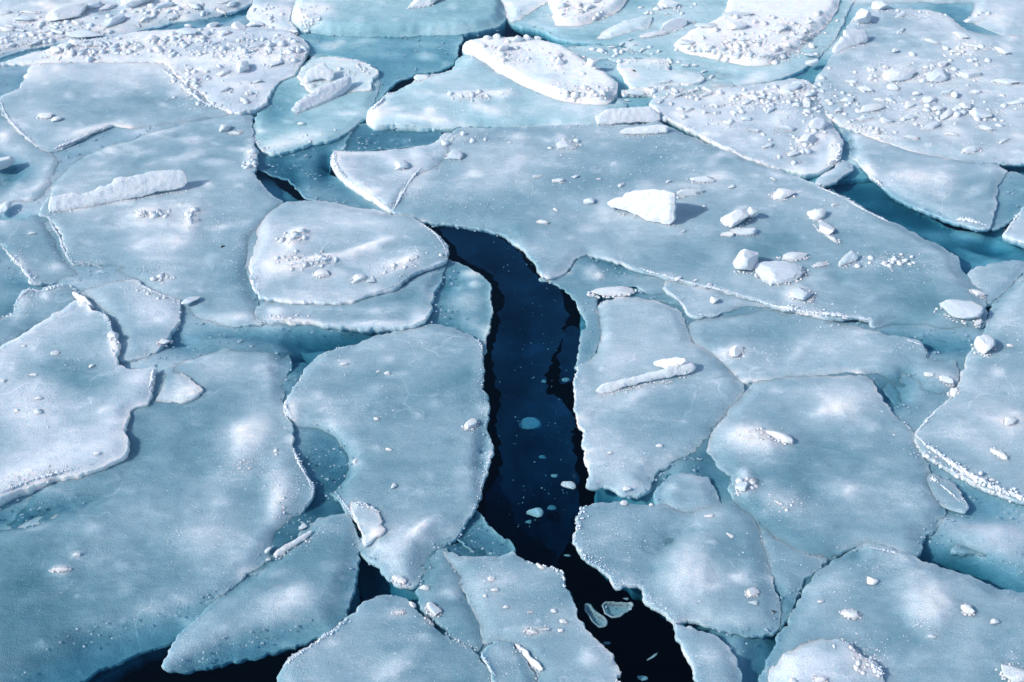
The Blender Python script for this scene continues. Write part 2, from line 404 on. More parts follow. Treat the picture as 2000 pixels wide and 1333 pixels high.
def ridge(parent, pts, r=2.0, dens=1.0, name="frost_ridge", mat=None, spread=1.0):
    """a crest of frozen snow along the points, part of its floe"""
    W = [hit(x, y) for x, y in pts]; path = []
    for a, b in zip(W[:-1], W[1:]):
        n = max(1, int((b - a).length / .012))
        path += [a.lerp(b, i / n) for i in range(n)]
    pts_ = []; N = len(path)
    for i, p in enumerate(path):
        u = i / max(1, N - 1); taper = min(1, .35 + 5 * min(u, 1 - u))
        g = .75 + .9 * float(fbm(np.array([p.x]), np.array([p.y]), 5, 3, 3.3)[0])
        rr = r * .01 * taper * max(.25, g)
        pts_.append((p.x + RNG.normal(0, .2) * rr, p.y + RNG.normal(0, .2) * rr, p.z + rr * .15, rr * .75))
        for _ in range(RNG.poisson(1.6 * dens)):
            a = RNG.normal(0, .75 * spread); q = RNG.uniform(.15, .45)
            pts_.append((p.x + a * rr * .8, p.y + RNG.normal(0, .8 * spread) * rr, p.z + rr * .5 * math.exp(-a * a), max(.004, rr * q)))
    g_ = grains(name, pts_, mat or M_FROST, parent, flat=False); g_['kind'] = 'stuff'; return g_

def keep_place(o, parent):
    bpy.context.view_layer.update(); o.parent = parent; o.matrix_parent_inverse = parent.matrix_basis.inverted(); return o
def rubble(parent, cx, cy, rx, ry, n_, r0=.008, r1=.024, rot=0, mat=None):
    """coarse snow rubble frozen on to a floe, a part of it"""
    c, s_ = math.cos(R(rot)), math.sin(R(rot)); P_ = []
    for _ in range(n_):
        u, v = RNG.normal(0, .5, 2); x = cx + u * rx * c + v * ry * s_; y = cy - u * rx * s_ + v * ry * c
        g = hit(x, y)
        if g.z < .002: continue
        r = r0 + (r1 * 1.9 - r0) * RNG.rand() ** 3.4; P_.append((g.x, g.y, g.z - r * RNG.uniform(0, .35), r * (g.y / 8) ** .5))
    if P_: grains("snow_rubble", P_, mat or M_RUB, parent, flat=False)['kind'] = 'stuff'

# ------------------------------------------------------------------ the floes (outline points in the photograph, edge height in cm)
# submerged ice between the floes
floe("dim submerged ice under the left half, seen as teal bands between the upper floes", [(-200, 60, S), (200, -60, S), (480, -60, S), (560, 130, S), (500, 250, S), (520, 330, S), (640, 420, S), (780, 560, S), (800, 640, S), (600, 720, S), (540, 780, S), (480, 850, S), (380, 780, S), (200, 760, S), (-200, 700, S)], z=-.4, m=.42, ed=S, cat="submerged ice", name="submerged_ice", spacing=.055, amp=.006, th=12,
     patches=[(600, 655, 95, 14, 0, -8, 0), (650, 668, 60, 12, 0, -8, 0), (592, 710, 22, 40, -10, -9, 0), (450, 648, 60, 10, 0, -4, 0), (345, 665, 50, 18, 10, -4, 0), (470, 22, 60, 7, -20, -5, 0), (340, 48, 90, 6, -6, -4, 0), (200, 76, 90, 5, -8, -4, 0), (80, 96, 80, 5, -12, -6, 0), (10, 121, 30, 5, 0, -7, 0),
              (508, 250, 14, 70, 0, -10, 0), (535, 180, 20, 40, 35, -9, 0), (20, 425, 60, 7, 0, -6, 0), (30, 330, 40, 30, 0, -4, 0), (235, 690, 20, 30, 0, -2, 0), (70, 555, 90, 8, 5, -2.5, 0), (850, 580, 60, 40, 0, -3, 0), (330, 262, 120, 8, -14, -3, 0), (500, 590, 16, 50, 0, -2, 0), (600, 120, 60, 40, 0, -6, 0), (590, 340, 70, 50, 20, -5, -.15)])
floe("dim submerged ice under the lower left corner, dark teal below the slab edge", [(-300, 1000, -26), (0, 900, -20), (240, 830, -14), (580, 700, -12), (680, 780, -8), (720, 900, -8), (700, 960, -10), (700, 1100, -16), (690, 1180, -22), (600, 1235, -26), (330, 1235, -26), (150, 1320, -28), (-100, 1460, -28), (-300, 1300, -28)], z=-1.2, m=.36, cat="submerged ice", name="submerged_ice", spacing=.055, amp=.008, th=12,
     patches=[(640, 900, 40, 50, 0, -3, 0), (40, 1000, 150, 20, -16, -5, 0), (630, 985, 40, 20, 0, -4, 0), (600, 1060, 60, 14, -30, -4, 0), (720, 1100, 40, 60, 0, -8, 0)])
floe("dim submerged ice under the upper right quarter, teal between the rubble floes", [(1000, 100, S), (1300, -60, S), (2200, -60, S), (2200, 330, S), (1980, 330, -22), (1900, 330, S), (1640, 345, -10), (1600, 360, S), (1300, 240, S), (1100, 230, S)], z=-.8, m=.42, mat=M_TURQ, cat="submerged ice", name="submerged_ice", spacing=.055, amp=.008, th=12,
     patches=[(1650, 290, 16, 40, 0, -4, 0), (1560, 150, 60, 14, -30, -4, 0), (1220, 165, 14, 40, 30, -3, 0), (1190, 215, 60, 10, 0, -2, 0), (1060, 68, 60, 10, 5, -12, 0), (1180, 100, 60, 7, 20, -6, 0), (1225, 115, 14, 12, 0, -7, 0), (1940, 325, 120, 7, 2, -8, 0), (1800, 306, 80, 5, 8, -3, 0)])
floe("dark submerged ice with pale round blobs in the diagonal crack at right", [(1610, 350, -9), (1660, 325, -10), (1720, 340, -12), (1800, 400, -14), (1900, 440, -16), (2150, 300, -24), (2150, 640, -20), (1900, 560, -12), (1860, 500, -10), (1740, 440, -9), (1650, 385, -8)], z=-11.5, m=.42, cat="submerged ice", name="submerged_ice", spacing=.06, amp=.011, th=12,
     patches=[(1880, 462, 22, 9, 10, 2.6, .35, 4), (1907, 463, 14, 9, 10, 3, .4, 4), (1952, 455, 14, 9, 10, 3, .4, 4), (1830, 462, 40, 12, 5, 2, .25, 3), (1900, 495, 30, 8, 15, 2.5, .25, 4), (1968, 478, 26, 9, 5, 2.5, .3, 4), (1940, 520, 40, 12, 0, 3, .2, 3), (1860, 520, 30, 12, 0, 2.6, .2, 3), (1930, 487, 50, 12, 0, -5, -.2)])
floe("dim submerged ice under the lower right, dark teal hollow near the right edge", [(1140, 560, S), (1300, 520, S), (1700, 600, S), (2200, 560, S), (2200, 1200, S), (1960, 1160, -16), (1780, 1090, S), (1560, 1240, S), (1460, 1420, S), (1400, 1400, S), (1330, 1200, S), (1170, 1090, S), (1170, 980, -18), (1160, 800, S)], z=-.5, m=.40, cat="submerged ice", name="submerged_ice", spacing=.055, amp=.006, th=12,
     patches=[(1800, 668, 100, 12, 5, -8, 0), (1740, 770, 26, 40, 50, -6, 0), (1520, 1200, 12, 70, 0, -5, 0), (1660, 1085, 40, 8, -35, -8, 0), (1380, 950, 50, 40, 0, -3, 0), (1230, 968, 70, 12, 0, -8, 0), (1290, 940, 14, 40, 30, -5, 0), (1895, 540, 60, 30, 0, -5, 0), (1925, 600, 16, 40, 0, -5, 0), (1200, 540, 80, 26, 15, -3, 0), (1400, 1225, 60, 12, 0, -2, 0), (1470, 1280, 20, 60, 0, -2, 0), (1470, 755, 30, 12, 0, -3, 0), (1900, 1120, 80, 30, 20, -7, -.1), (1860, 1110, 60, 14, 15, -5, 0), (1880, 1060, 100, 20, -20, 3, 0), (1900, 985, 110, 40, 20, -4, 0), (1950, 1050, 60, 30, 0, 3, .1), (1220, 972, 60, 12, 0, -5, 0), (1500, 1160, 24, 60, 0, -5, 0)])
floe("dim submerged ice in the gaps of the bottom centre between rounded floes", [(690, 1000, S), (960, 1030, S), (1020, 1090, S), (1100, 1300, S), (1000, 1400, S), (820, 1300, S), (760, 1190, -22), (700, 1120, S)], z=-1, m=.36, cat="submerged ice", name="submerged_ice", spacing=.06, amp=.011, th=12,
     patches=[(730, 1130, 50, 60, 0, -14, -.1), (790, 1165, 60, 10, 10, -7, 0)])

# thin ice
floe("thin grey green ice sheet in the notch left of the white cornered floe", [(498, 262), (520, 292), (560, 290), (640, 272), (682, 240), (690, 250), (668, 292), (650, 300), (640, 325), (656, 345), (700, 378), (752, 410), (690, 408), (640, 402), (600, 388), (560, 350), (520, 335), (500, 320)], z=-2.2, m=.20, ed=-3.2, th=3, cat="thin ice", name="thin_ice", amp=.004,
     patches=[(640, 322, 16, 22, 0, -8, -.2), (600, 380, 60, 20, 10, 1.5, .15), (540, 330, 20, 30, 0, -2, -.1), (575, 350, 14, 45, -25, -2.5, -.1)])
floe("thin dark grey triangle of ice behind the white cornered floe", [(690, 250), (706, 241), (745, 243), (810, 246), (852, 253), (864, 266), (835, 283), (770, 290), (700, 295), (674, 292)], z=-2.6, m=.10, ed=-3.4, th=3, cat="thin ice", name="thin_ice", amp=.004)
floe("thin teal shelf with pale flecks below the turquoise block", [(588, 66), (700, 60), (880, 60), (902, 72), (896, 95), (886, 123), (862, 136), (825, 142), (780, 156), (748, 184), (735, 200), (738, 145), (702, 121), (642, 108), (606, 108), (598, 86)], z=-1.2, m=.27, mat=M_TURQ, ed=-2.8, th=4, cat="thin ice", name="thin_ice", amp=.004,
     patches=[(645, 92, 24, 10, 5, .6, .35, 4), (840, 112, 20, 8, 0, .4, .3, 3), (820, 88, 60, 8, 0, .2, .18), (770, 110, 40, 8, 5, .2, .15), (700, 85, 60, 20, 0, .8, .1)])
floe("thin clear ice with milky round patches left of the dark crack", [(866, 503), (880, 508), (915, 522), (945, 543), (957, 560), (958, 582), (961, 600), (956, 640), (948, 668), (943, 700), (900, 690), (850, 660), (800, 650), (790, 630), (835, 600), (850, 560)], z=-2.6, m=.42, ed=-4.2, th=3, cat="thin ice", name="thin_ice", amp=.006,
     patches=[(918, 536, 18, 8, 5, 1.4, .3, 3), (928, 556, 14, 8, 0, 1.4, .28, 4), (897, 562, 12, 6, 0, 1, .2, 4), (912, 592, 34, 22, 0, 1.4, .25, 3), (870, 560, 30, 20, -30, -2.5, -.1), (880, 640, 36, 12, 10, -1.5, -.1), (922, 630, 20, 14, 0, 1, .15), (890, 660, 40, 10, 20, 1, .15)])
floe("narrow strip of thin clear ice right of the dark crack's bend", [(1052, 545), (1075, 548), (1105, 565), (1125, 590), (1132, 606), (1148, 635), (1136, 650), (1132, 690), (1124, 720), (1150, 705), (1170, 670), (1172, 620), (1165, 590), (1180, 560), (1240, 560), (1300, 590), (1360, 600), (1350, 560), (1240, 520), (1150, 490), (1110, 530)], z=-.4, m=.33, ed=-1.4, th=3, cat="thin ice", name="thin_ice", amp=.008,
     patches=[(1158, 535, 22, 14, 20, 1.2, .3, 3), (1172, 540, 8, 6, 0, 1, .3, 3), (1240, 570, 60, 8, -5, 1, .18), (1200, 510, 60, 10, 15, -2, -.1), (1290, 575, 60, 8, 0, -2, -.1)])
floe("thin dark ice corner with frost needles beside the crack's lower bend", [(922, 998), (938, 1008), (955, 1028), (1000, 1060), (1010, 1075), (980, 1092), (930, 1085), (895, 1050), (898, 1020)], z=-4.0, m=.2, ed=-5.0, th=3, cat="thin ice", name="thin_ice", amp=.006)

# left side
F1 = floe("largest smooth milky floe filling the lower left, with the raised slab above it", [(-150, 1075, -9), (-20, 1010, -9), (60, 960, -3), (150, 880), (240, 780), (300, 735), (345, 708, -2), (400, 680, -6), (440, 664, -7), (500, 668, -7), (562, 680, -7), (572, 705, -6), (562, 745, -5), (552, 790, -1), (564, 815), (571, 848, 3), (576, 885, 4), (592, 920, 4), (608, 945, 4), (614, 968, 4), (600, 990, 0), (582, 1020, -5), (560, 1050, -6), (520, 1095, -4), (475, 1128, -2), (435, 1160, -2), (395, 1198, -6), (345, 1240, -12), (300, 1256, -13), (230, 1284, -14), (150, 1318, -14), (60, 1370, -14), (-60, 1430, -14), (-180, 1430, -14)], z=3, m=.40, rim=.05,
     patches=[(492, 848, 55, 32, -45, 1.6, .38, 3), (470, 910, 60, 30, -25, 1, .22), (548, 975, 20, 50, 25, 2.0, .42), (540, 930, 20, 50, 10, 1, .25), (440, 980, 26, 14, 0, 1.2, .22), (400, 1050, 50, 36, 0, 1.3, .22), (118, 1112, 22, 11, 0, 1.2, .45, 3), (150, 1083, 11, 7, 0, .8, .3, 4), (238, 1105, 14, 8, 0, .6, .14, 4), (183, 1030, 22, 14, 0, 1, .22), (20, 1045, 55, 22, 10, 2, .15), (10, 1130, 110, 120, 0, -1, -.24), (60, 1000, 150, 26, -15, -5, -.2), (60, 1260, 120, 50, -20, -.5, -.14), (270, 880, 40, 60, 20, -1.5, -.06), (300, 830, 40, 20, 0, .3, .1), (240, 1130, 130, 70, -30, -.8, -.1), (430, 720, 60, 25, 0, .5, .12), (455, 850, 40, 30, 0, .4, .1), (300, 1200, 90, 40, -25, .2, .1), (360, 780, 60, 20, 10, -.5, .02)])  # dark band below the raised slab: shade and deep water put into milk
F4 = floe("small granular floe with a frosted upper right edge, above the big left slab", [(155, 572, -3), (200, 555, -2), (240, 548, -1), (266, 547), (285, 562), (305, 570), (335, 580), (352, 586), (353, 608), (347, 630), (330, 652), (318, 672), (295, 695, 0), (270, 702, 1), (240, 703, 1), (226, 690, -2), (220, 650, -4), (190, 610, -4)], z=4.5, m=.55, rim=.5, th=9, tilt=(.02, .0),
     patches=[(300, 610, 50, 30, 20, .8, .15, 3), (215, 590, 40, 30, 0, .6, -.05), (270, 565, 30, 8, 10, .5, .1)])
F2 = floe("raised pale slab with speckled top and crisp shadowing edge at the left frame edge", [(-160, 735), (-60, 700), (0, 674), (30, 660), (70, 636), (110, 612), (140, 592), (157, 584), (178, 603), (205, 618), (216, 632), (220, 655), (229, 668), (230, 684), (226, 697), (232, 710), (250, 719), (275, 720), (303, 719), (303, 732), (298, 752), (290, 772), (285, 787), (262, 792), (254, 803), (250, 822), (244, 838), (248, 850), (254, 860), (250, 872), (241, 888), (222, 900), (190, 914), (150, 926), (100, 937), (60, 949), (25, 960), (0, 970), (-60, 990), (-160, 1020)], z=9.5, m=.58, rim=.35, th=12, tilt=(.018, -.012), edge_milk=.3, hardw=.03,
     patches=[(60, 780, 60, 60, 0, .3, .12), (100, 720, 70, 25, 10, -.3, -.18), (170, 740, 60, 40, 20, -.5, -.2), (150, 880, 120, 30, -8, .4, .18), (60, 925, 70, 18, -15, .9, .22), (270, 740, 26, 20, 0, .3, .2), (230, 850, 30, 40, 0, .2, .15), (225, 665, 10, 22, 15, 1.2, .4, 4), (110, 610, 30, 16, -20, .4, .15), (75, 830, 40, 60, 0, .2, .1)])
F3 = floe("small triangular slab with a bright lower edge beside the big left slab", [(345, 711, 2), (358, 728), (375, 745), (392, 757), (396, 764), (388, 772), (360, 781), (330, 787, 4), (303, 790, 2), (298, 775, 2), (303, 750, 2), (318, 722, 1)], z=6.5, m=.62, th=5, cat="ice slab", name="ice_slab", tilt=(.03, -.02), spacing=.02,
     patches=[(370, 765, 35, 12, -15, .4, .25), (325, 735, 15, 20, 30, 0, -.25)])
F5 = floe("wide smooth blue grey floe carrying the long white slab, upper left", [(76, 418), (82, 404), (98, 380, 2), (108, 352, -2), (135, 318, -3), (200, 292, -3), (280, 262, -3), (345, 243, -3), (430, 226, -2), (470, 222, -1), (492, 228, -1), (494, 262), (500, 300), (497, 330), (500, 350), (520, 370, 0), (560, 400, -2), (540, 430, -4), (500, 470, -4), (495, 540, -3), (505, 600, -3), (520, 628, 0), (480, 634, 1), (420, 634, -2), (375, 622, -3), (358, 600, -1), (330, 585, 1), (290, 565, 1), (255, 550, -1), (205, 526, 2), (180, 518), (160, 512), (142, 512), (131, 500), (124, 478), (117, 458), (108, 442), (96, 424)], z=3.4, m=.42, rim=.25,
     patches=[(320, 430, 62, 44, -10, 1.6, .14, 4), (285, 418, 30, 12, -5, 1.6, .35), (375, 430, 12, 28, 15, 2.0, .4), (310, 480, 50, 16, -10, .6, .2), (305, 505, 40, 7, 0, .5, .25), (460, 350, 30, 24, 0, .8, .1), (420, 318, 32, 8, 0, .8, .28, 3), (370, 305, 40, 9, -10, 1, .3), (240, 396, 26, 7, 0, .8, .25, 4), (325, 545, 26, 24, 20, .8, .25), (420, 560, 50, 40, 0, -.6, -.02), (180, 320, 60, 12, -25, .3, .1), (350, 262, 50, 6, -15, -1.6, -.1), (440, 490, 50, 30, 0, -.6, -.08), (300, 350, 90, 30, -15, -.3, -.02), (190, 530, 60, 20, 5, -3, -.05), (490, 310, 12, 26, 10, 2.2, .45), (450, 620, 60, 10, 0, .6, .2), (130, 560, 50, 14, 0, -2, 0)])
F6 = floe("smooth blue grey floe of the upper left with a frosted curved left rim", [(0, 190), (18, 182), (38, 172), (45, 158), (52, 142), (62, 128, 2), (110, 122, 1), (200, 121, 1), (320, 126, 1), (360, 160, 1), (410, 200, 1), (450, 219, 1), (478, 222, 0), (450, 226, -1), (390, 236, -2), (330, 246, -2), (270, 250, -1), (216, 245, 3), (175, 262, 4), (140, 278, 4), (110, 293, 3), (88, 296, 2), (70, 282), (55, 270), (38, 256), (20, 240), (8, 222), (-2, 205)], z=3.8, m=.50, rim=.45,
     patches=[(75, 145, 26, 24, 0, .8, .2), (180, 255, 60, 7, -15, 1.6, .4), (95, 235, 70, 25, 20, .7, .14), (330, 130, 100, 14, 5, 1.2, .25), (130, 170, 60, 20, 0, .3, -.04), (300, 200, 80, 26, 0, -.3, -.1), (370, 170, 30, 16, 20, 1, .3), (200, 150, 80, 14, 0, .3, .1)])
F6b = floe("granular lilac white rubble floe ending in a rounded tongue, upper left of centre", [(-40, 132), (0, 123), (60, 104), (98, 97), (135, 82), (200, 74), (270, 62), (350, 57), (450, 52), (520, 54), (562, 62), (590, 76), (602, 92), (592, 118), (572, 144), (548, 155), (528, 178), (520, 200), (498, 214), (468, 218), (440, 214), (412, 198), (380, 172), (345, 150), (320, 124, 4), (200, 121, 4), (100, 124, 3), (0, 126, 3)], z=5.5, m=.66, rim=.5, th=10, amp=.018,
     patches=[(140, 100, 50, 14, 0, 3, .35), (440, 110, 130, 14, -3, 2.4, .28), (560, 90, 40, 22, 0, 1.5, .2), (470, 180, 50, 25, 0, .4, .1), (400, 140, 50, 8, -20, 2, .3), (520, 150, 40, 10, -10, -1.4, -.15), (370, 75, 80, 10, 0, 1.5, .22), (250, 95, 60, 14, 0, .6, .12), (560, 115, 40, 6, -12, 2, .3), (340, 145, 26, 10, 50, 2.5, .4)])
F7 = floe("flat blue floe with a frosted diagonal lower left rim at the left edge", [(-120, 425), (-40, 432, 1), (0, 434, 2), (40, 427, 1), (75, 420, -3), (96, 430, -4), (110, 450, -4), (124, 490, -4), (150, 520, -4), (205, 530, -6), (180, 548, -6), (120, 552, -4), (72, 553, 3), (60, 546), (48, 532), (38, 518), (22, 502), (10, 485), (0, 476), (-60, 462), (-120, 450)], z=3.2, m=.42, rim=.8,
     patches=[(62, 456, 10, 6, 0, .6, .3), (112, 523, 16, 8, 0, .8, .25), (40, 520, 14, 28, -35, 1.6, .45), (20, 440, 30, 10, 0, .6, .15)])
F7b = floe("low wet floe with two frosted arcs left of the raised slab's tip", [(-120, 680, -3), (-40, 640, -2), (25, 612, 0), (28, 600), (38, 580), (46, 568), (62, 565), (78, 568), (92, 562), (115, 558), (135, 556), (150, 570, 0), (165, 590, -2), (120, 618, -2), (60, 650, -3), (0, 680, -3), (-120, 720, -3)], z=1.6, m=.38, rim=.5, ed=3,
     patches=[(45, 590, 16, 22, 20, 1.6, .35), (105, 565, 30, 9, -10, 1.4, .3), (90, 582, 10, 8, 0, 1.4, .35), (60, 625, 30, 16, 0, -.5, -.05)])
F7c = floe("wet low blue floe in shadow by the left edge, under the frosted rim", [(-120, 300, -6), (-40, 240, -2), (0, 212, -1), (40, 262, 0), (62, 280, 0), (100, 300, -1), (122, 318, -3), (100, 350, -3), (96, 380, -3), (74, 400, -4), (40, 410, -7), (0, 418, -9), (-60, 420, -9), (-120, 430, -9)], z=1.2, m=.36, ed=0, rim=.1,
     patches=[(35, 290, 24, 20, 30, 1, .2), (20, 330, 40, 26, 0, -5, -.15), (70, 370, 34, 8, -20, 1.6, .35), (95, 330, 16, 30, 20, 1, .2), (40, 360, 12, 40, 20, 1, .12), (8, 270, 12, 14, 50, 1, .35)])
F8 = floe("tilted lobed floe with two round white lumps, just left of the dark crack", [(505, 440, 0), (520, 410, 0), (560, 395, -1), (620, 394, -1), (680, 402, 0), (740, 413, 1), (790, 420, 4), (808, 427), (828, 438), (845, 450), (860, 462), (871, 480), (874, 494), (868, 508), (848, 518), (828, 526), (800, 540), (782, 552), (772, 562), (750, 568), (720, 574), (700, 583), (686, 590), (655, 592), (620, 590), (580, 588), (535, 583), (510, 578), (498, 562), (490, 545), (489, 515, 2), (497, 480, 0)], z=6.6, m=.54, rim=.4, th=6, tilt=(.012, -.004),
     patches=[(560, 500, 34, 30, 0, 1.2, .2), (585, 458, 20, 12, -10, 2.6, .42, 3), (570, 475, 10, 12, 0, 2, .4), (600, 515, 52, 8, -15, 2.8, .45), (640, 505, 50, 6, -5, 1.8, .25), (715, 485, 55, 7, -18, 2, .32), (735, 478, 40, 6, -20, 1.4, .3), (800, 510, 26, 10, -30, 2.2, .42), (770, 522, 40, 12, -20, 1.5, .3), (530, 525, 40, 25, -25, 1, .2), (840, 480, 25, 30, 30, -.4, -.08), (700, 440, 100, 20, 5, .4, .08), (640, 555, 100, 18, 0, -1, -.08), (680, 520, 40, 10, 10, -.6, -.1), (735, 568, 20, 8, 0, .8, .2)])
F9 = floe("low shelf with a smooth white curled lip below the tilted floe", [(498, 622), (505, 600, 0), (540, 590, 0), (620, 590, 0), (690, 585, 0), (770, 560, -1), (820, 535, -3), (870, 520, -4), (866, 545, -4), (850, 570, -3), (842, 592, 2), (838, 606, 5), (830, 620, 6), (815, 632, 6), (790, 638, 5.5), (750, 641, 5), (700, 638, 4.5), (640, 633, 4), (590, 630, 3.6), (545, 629, 3.4), (515, 630, 3)], z=2.6, m=.42, rim=.12, th=8,
     patches=[(700, 612, 110, 10, 3, -1, -.05), (540, 610, 18, 9, 0, 2, .4), (570, 626, 50, 5, 5, 1, .4), (740, 634, 90, 7, 1, 1.2, .4), (820, 620, 14, 16, -40, 1.4, .35), (800, 570, 50, 14, -20, -1.5, -.1)])
F12 = floe("rounded wedge floe with a glittering left corner between two dark gaps, lower left", [(655, 1005, 2), (676, 1003), (690, 1018, 2), (698, 1045, 0), (697, 1080, -3), (695, 1110, -4), (692, 1140, -5), (685, 1172, -5), (675, 1205, -6), (645, 1232, -5), (600, 1252, -8), (540, 1268, -9), (480, 1280, -9), (420, 1296, -9), (370, 1306, -7), (335, 1305, -2), (318, 1297, 1), (332, 1270, 0), (350, 1238, -1), (375, 1210, -1), (420, 1170, -3), (470, 1135, -5), (505, 1105, -6), (540, 1080, -5), (575, 1052, -3), (600, 1032, -2), (630, 1015, 0)], z=3.2, m=.40, rim=.15,
     patches=[(560, 1175, 62, 34, -15, 1.6, .34), (585, 1160, 30, 20, 0, 1, .2), (430, 1230, 80, 30, -25, .4, .08), (545, 1120, 25, 8, -20, .5, .18), (640, 1030, 30, 14, 0, .4, .15), (670, 1100, 16, 60, 0, -.6, -.05), (375, 1275, 40, 20, -20, .2, .15), (480, 1230, 100, 30, -15, -.3, .04)])
F11 = floe("big rounded smooth floe bordering the dark crack on its left, centre of the picture", [(765, 650, 0), (800, 640, -1), (850, 634, -2), (895, 645, -2), (925, 658, -1), (938, 672), (941, 692), (939, 712), (944, 735), (941, 755), (953, 770), (957, 785), (953, 805), (951, 828), (957, 850, 0), (961, 870, -1), (962, 885, 0), (956, 905), (948, 925), (941, 948), (934, 975), (929, 992), (915, 1015, 0), (895, 1045, -3), (872, 1065, -5), (850, 1080, -5), (838, 1105, -4), (822, 1130, -3), (805, 1144, -2), (788, 1148, -1), (768, 1140, -2), (742, 1110, -3), (712, 1083, -4), (700, 1065, -2), (711, 1045, 0), (703, 1028), (688, 1005), (672, 985), (660, 968), (640, 955, -5), (652, 930, -7), (648, 900, -8), (620, 872, -8), (590, 850, -8), (575, 838, -4), (570, 820, 1), (560, 808), (553, 795), (562, 775), (577, 755), (590, 733, 1), (602, 712, -1), (618, 697, 0), (640, 688, 2), (662, 680), (674, 676), (700, 672, -1), (730, 660, -2)], z=3.6, m=.42, rim=.3,
     patches=[(640, 905, 30, 60, -20, -4.5, -.15), (725, 700, 110, 30, -10, .4, .1), (672, 710, 12, 6, -10, .8, .25), (762, 703, 16, 7, -10, .7, .2), (736, 762, 18, 10, 0, .7, .2), (850, 790, 12, 8, 0, .5, .18), (700, 900, 50, 30, 0, -.2, -.03), (905, 870, 40, 30, 0, .2, .06), (940, 890, 12, 60, 3, -4, -.12), (935, 990, 16, 30, 0, .4, .05), (780, 1060, 60, 30, -20, .8, .2), (825, 1030, 26, 8, -35, 2, .42), (780, 1100, 30, 25, 0, .4, .12), (800, 1050, 50, 16, -30, .8, .14), (905, 955, 16, 10, 0, .3, .12), (630, 800, 70, 80, 0, .1, .03), (615, 780, 20, 20, 0, .5, .1), (570, 800, 12, 18, -10, 1.4, .5), (935, 730, 12, 60, 0, .2, .12), (870, 680, 60, 20, 0, .2, -.04), (880, 860, 20, 8, 0, -.5, -.08)])
P1 = floe("small white frosted plate standing on the seam below the centre floe", [(683, 984, 3), (700, 981), (715, 984), (724, 990), (736, 997), (741, 1005), (744, 1018), (741, 1027), (749, 1034), (744, 1045), (728, 1052), (717, 1060), (710, 1046), (703, 1028), (693, 1006)], z=7.4, m=.72, th=5, cat="ice slab", name="ice_slab", rim=.8, spacing=.018, jag=.010,
     patches=[(735, 1042, 14, 8, -20, .8, .25)])
F13 = floe("rounded floe with a white bead along its left edge, bottom centre left", [(700, 1192, 2), (712, 1178, 1), (740, 1164, -2), (775, 1162, -3), (800, 1172, -2), (816, 1190, 1), (828, 1208, 2), (845, 1222, 2), (870, 1240, 2), (895, 1255, 1), (930, 1276, 1), (945, 1300, 1), (975, 1330, 0), (1010, 1400, 0), (1020, 1450, 0), (530, 1450, -6), (538, 1360, -5), (545, 1318, -2), (560, 1296, 2), (580, 1278), (605, 1262), (625, 1246), (650, 1230), (672, 1212)], z=3.4, m=.42, rim=.25,
     patches=[(720, 1200, 60, 20, -30, .3, .06), (780, 1285, 50, 14, -30, .6, .16), (770, 1310, 45, 14, -30, .8, .24), (700, 1270, 60, 60, 0, .1, .05), (780, 1196, 20, 6, 0, .6, .35), (770, 1205, 40, 6, 0, .4, .15), (870, 1300, 60, 30, 20, .1, .03), (590, 1320, 30, 30, 0, -.8, -.06)])
F15 = floe("dull flat grey floe wedged between the two bottom centre floes", [(838, 1105, -2), (856, 1078, -2), (872, 1070, -1), (885, 1100, -1), (905, 1150, -2), (935, 1210, -2), (945, 1255, -1), (935, 1268, 0), (900, 1252, 0), (870, 1235, 0), (845, 1215, 0), (828, 1195, 0), (815, 1165, -3), (820, 1135, -3)], z=1.6, m=.30, rim=.05,
     patches=[(884, 1160, 22, 10, 5, 1.2, .22, 4), (905, 1220, 30, 26, 0, .4, .08)])
F14 = floe("speckled floe with many pale pebbles along the dark crack, bottom centre", [(866, 1076, 1), (895, 1082, 1), (930, 1088, 0), (965, 1090, 0), (1000, 1078, 1), (1030, 1095), (1052, 1105), (1078, 1112), (1096, 1122), (1106, 1142), (1115, 1165), (1124, 1190), (1134, 1212), (1146, 1228), (1158, 1243), (1172, 1256), (1192, 1268), (1200, 1285), (1208, 1308), (1202, 1325), (1206, 1350), (1200, 1450), (1010, 1450, 0), (1005, 1380, 0), (1045, 1340, 0), (1040, 1310, 0), (1010, 1275, 0), (975, 1255, 0), (945, 1250, 0), (930, 1205, -1), (905, 1150, -1), (885, 1110, -1)], z=4.2, m=.46, rim=.4,
     patches=[(955, 1175, 30, 22, 10, .4, .12), (1010, 1130, 60, 30, 10, .2, .1), (1040, 1232, 30, 10, 5, 1.2, .28), (1150, 1285, 18, 16, 0, 1.0, .22, 3), (1100, 1215, 30, 16, 0, .4, .1), (1000, 1200, 50, 40, 0, .2, .05)])
F16 = floe("little rounded floe with a frosted left edge at the bottom frame edge", [(940, 1275), (948, 1262), (968, 1253), (990, 1257), (1012, 1272, 3), (1035, 1298, 2), (1048, 1330, 1), (1045, 1370, 1), (1015, 1385, 1), (990, 1352, 3), (970, 1325), (952, 1300)], z=5, m=.50, rim=.5, th=6, spacing=.025,
     patches=[(980, 1275, 26, 12, 20, .6, .2)])

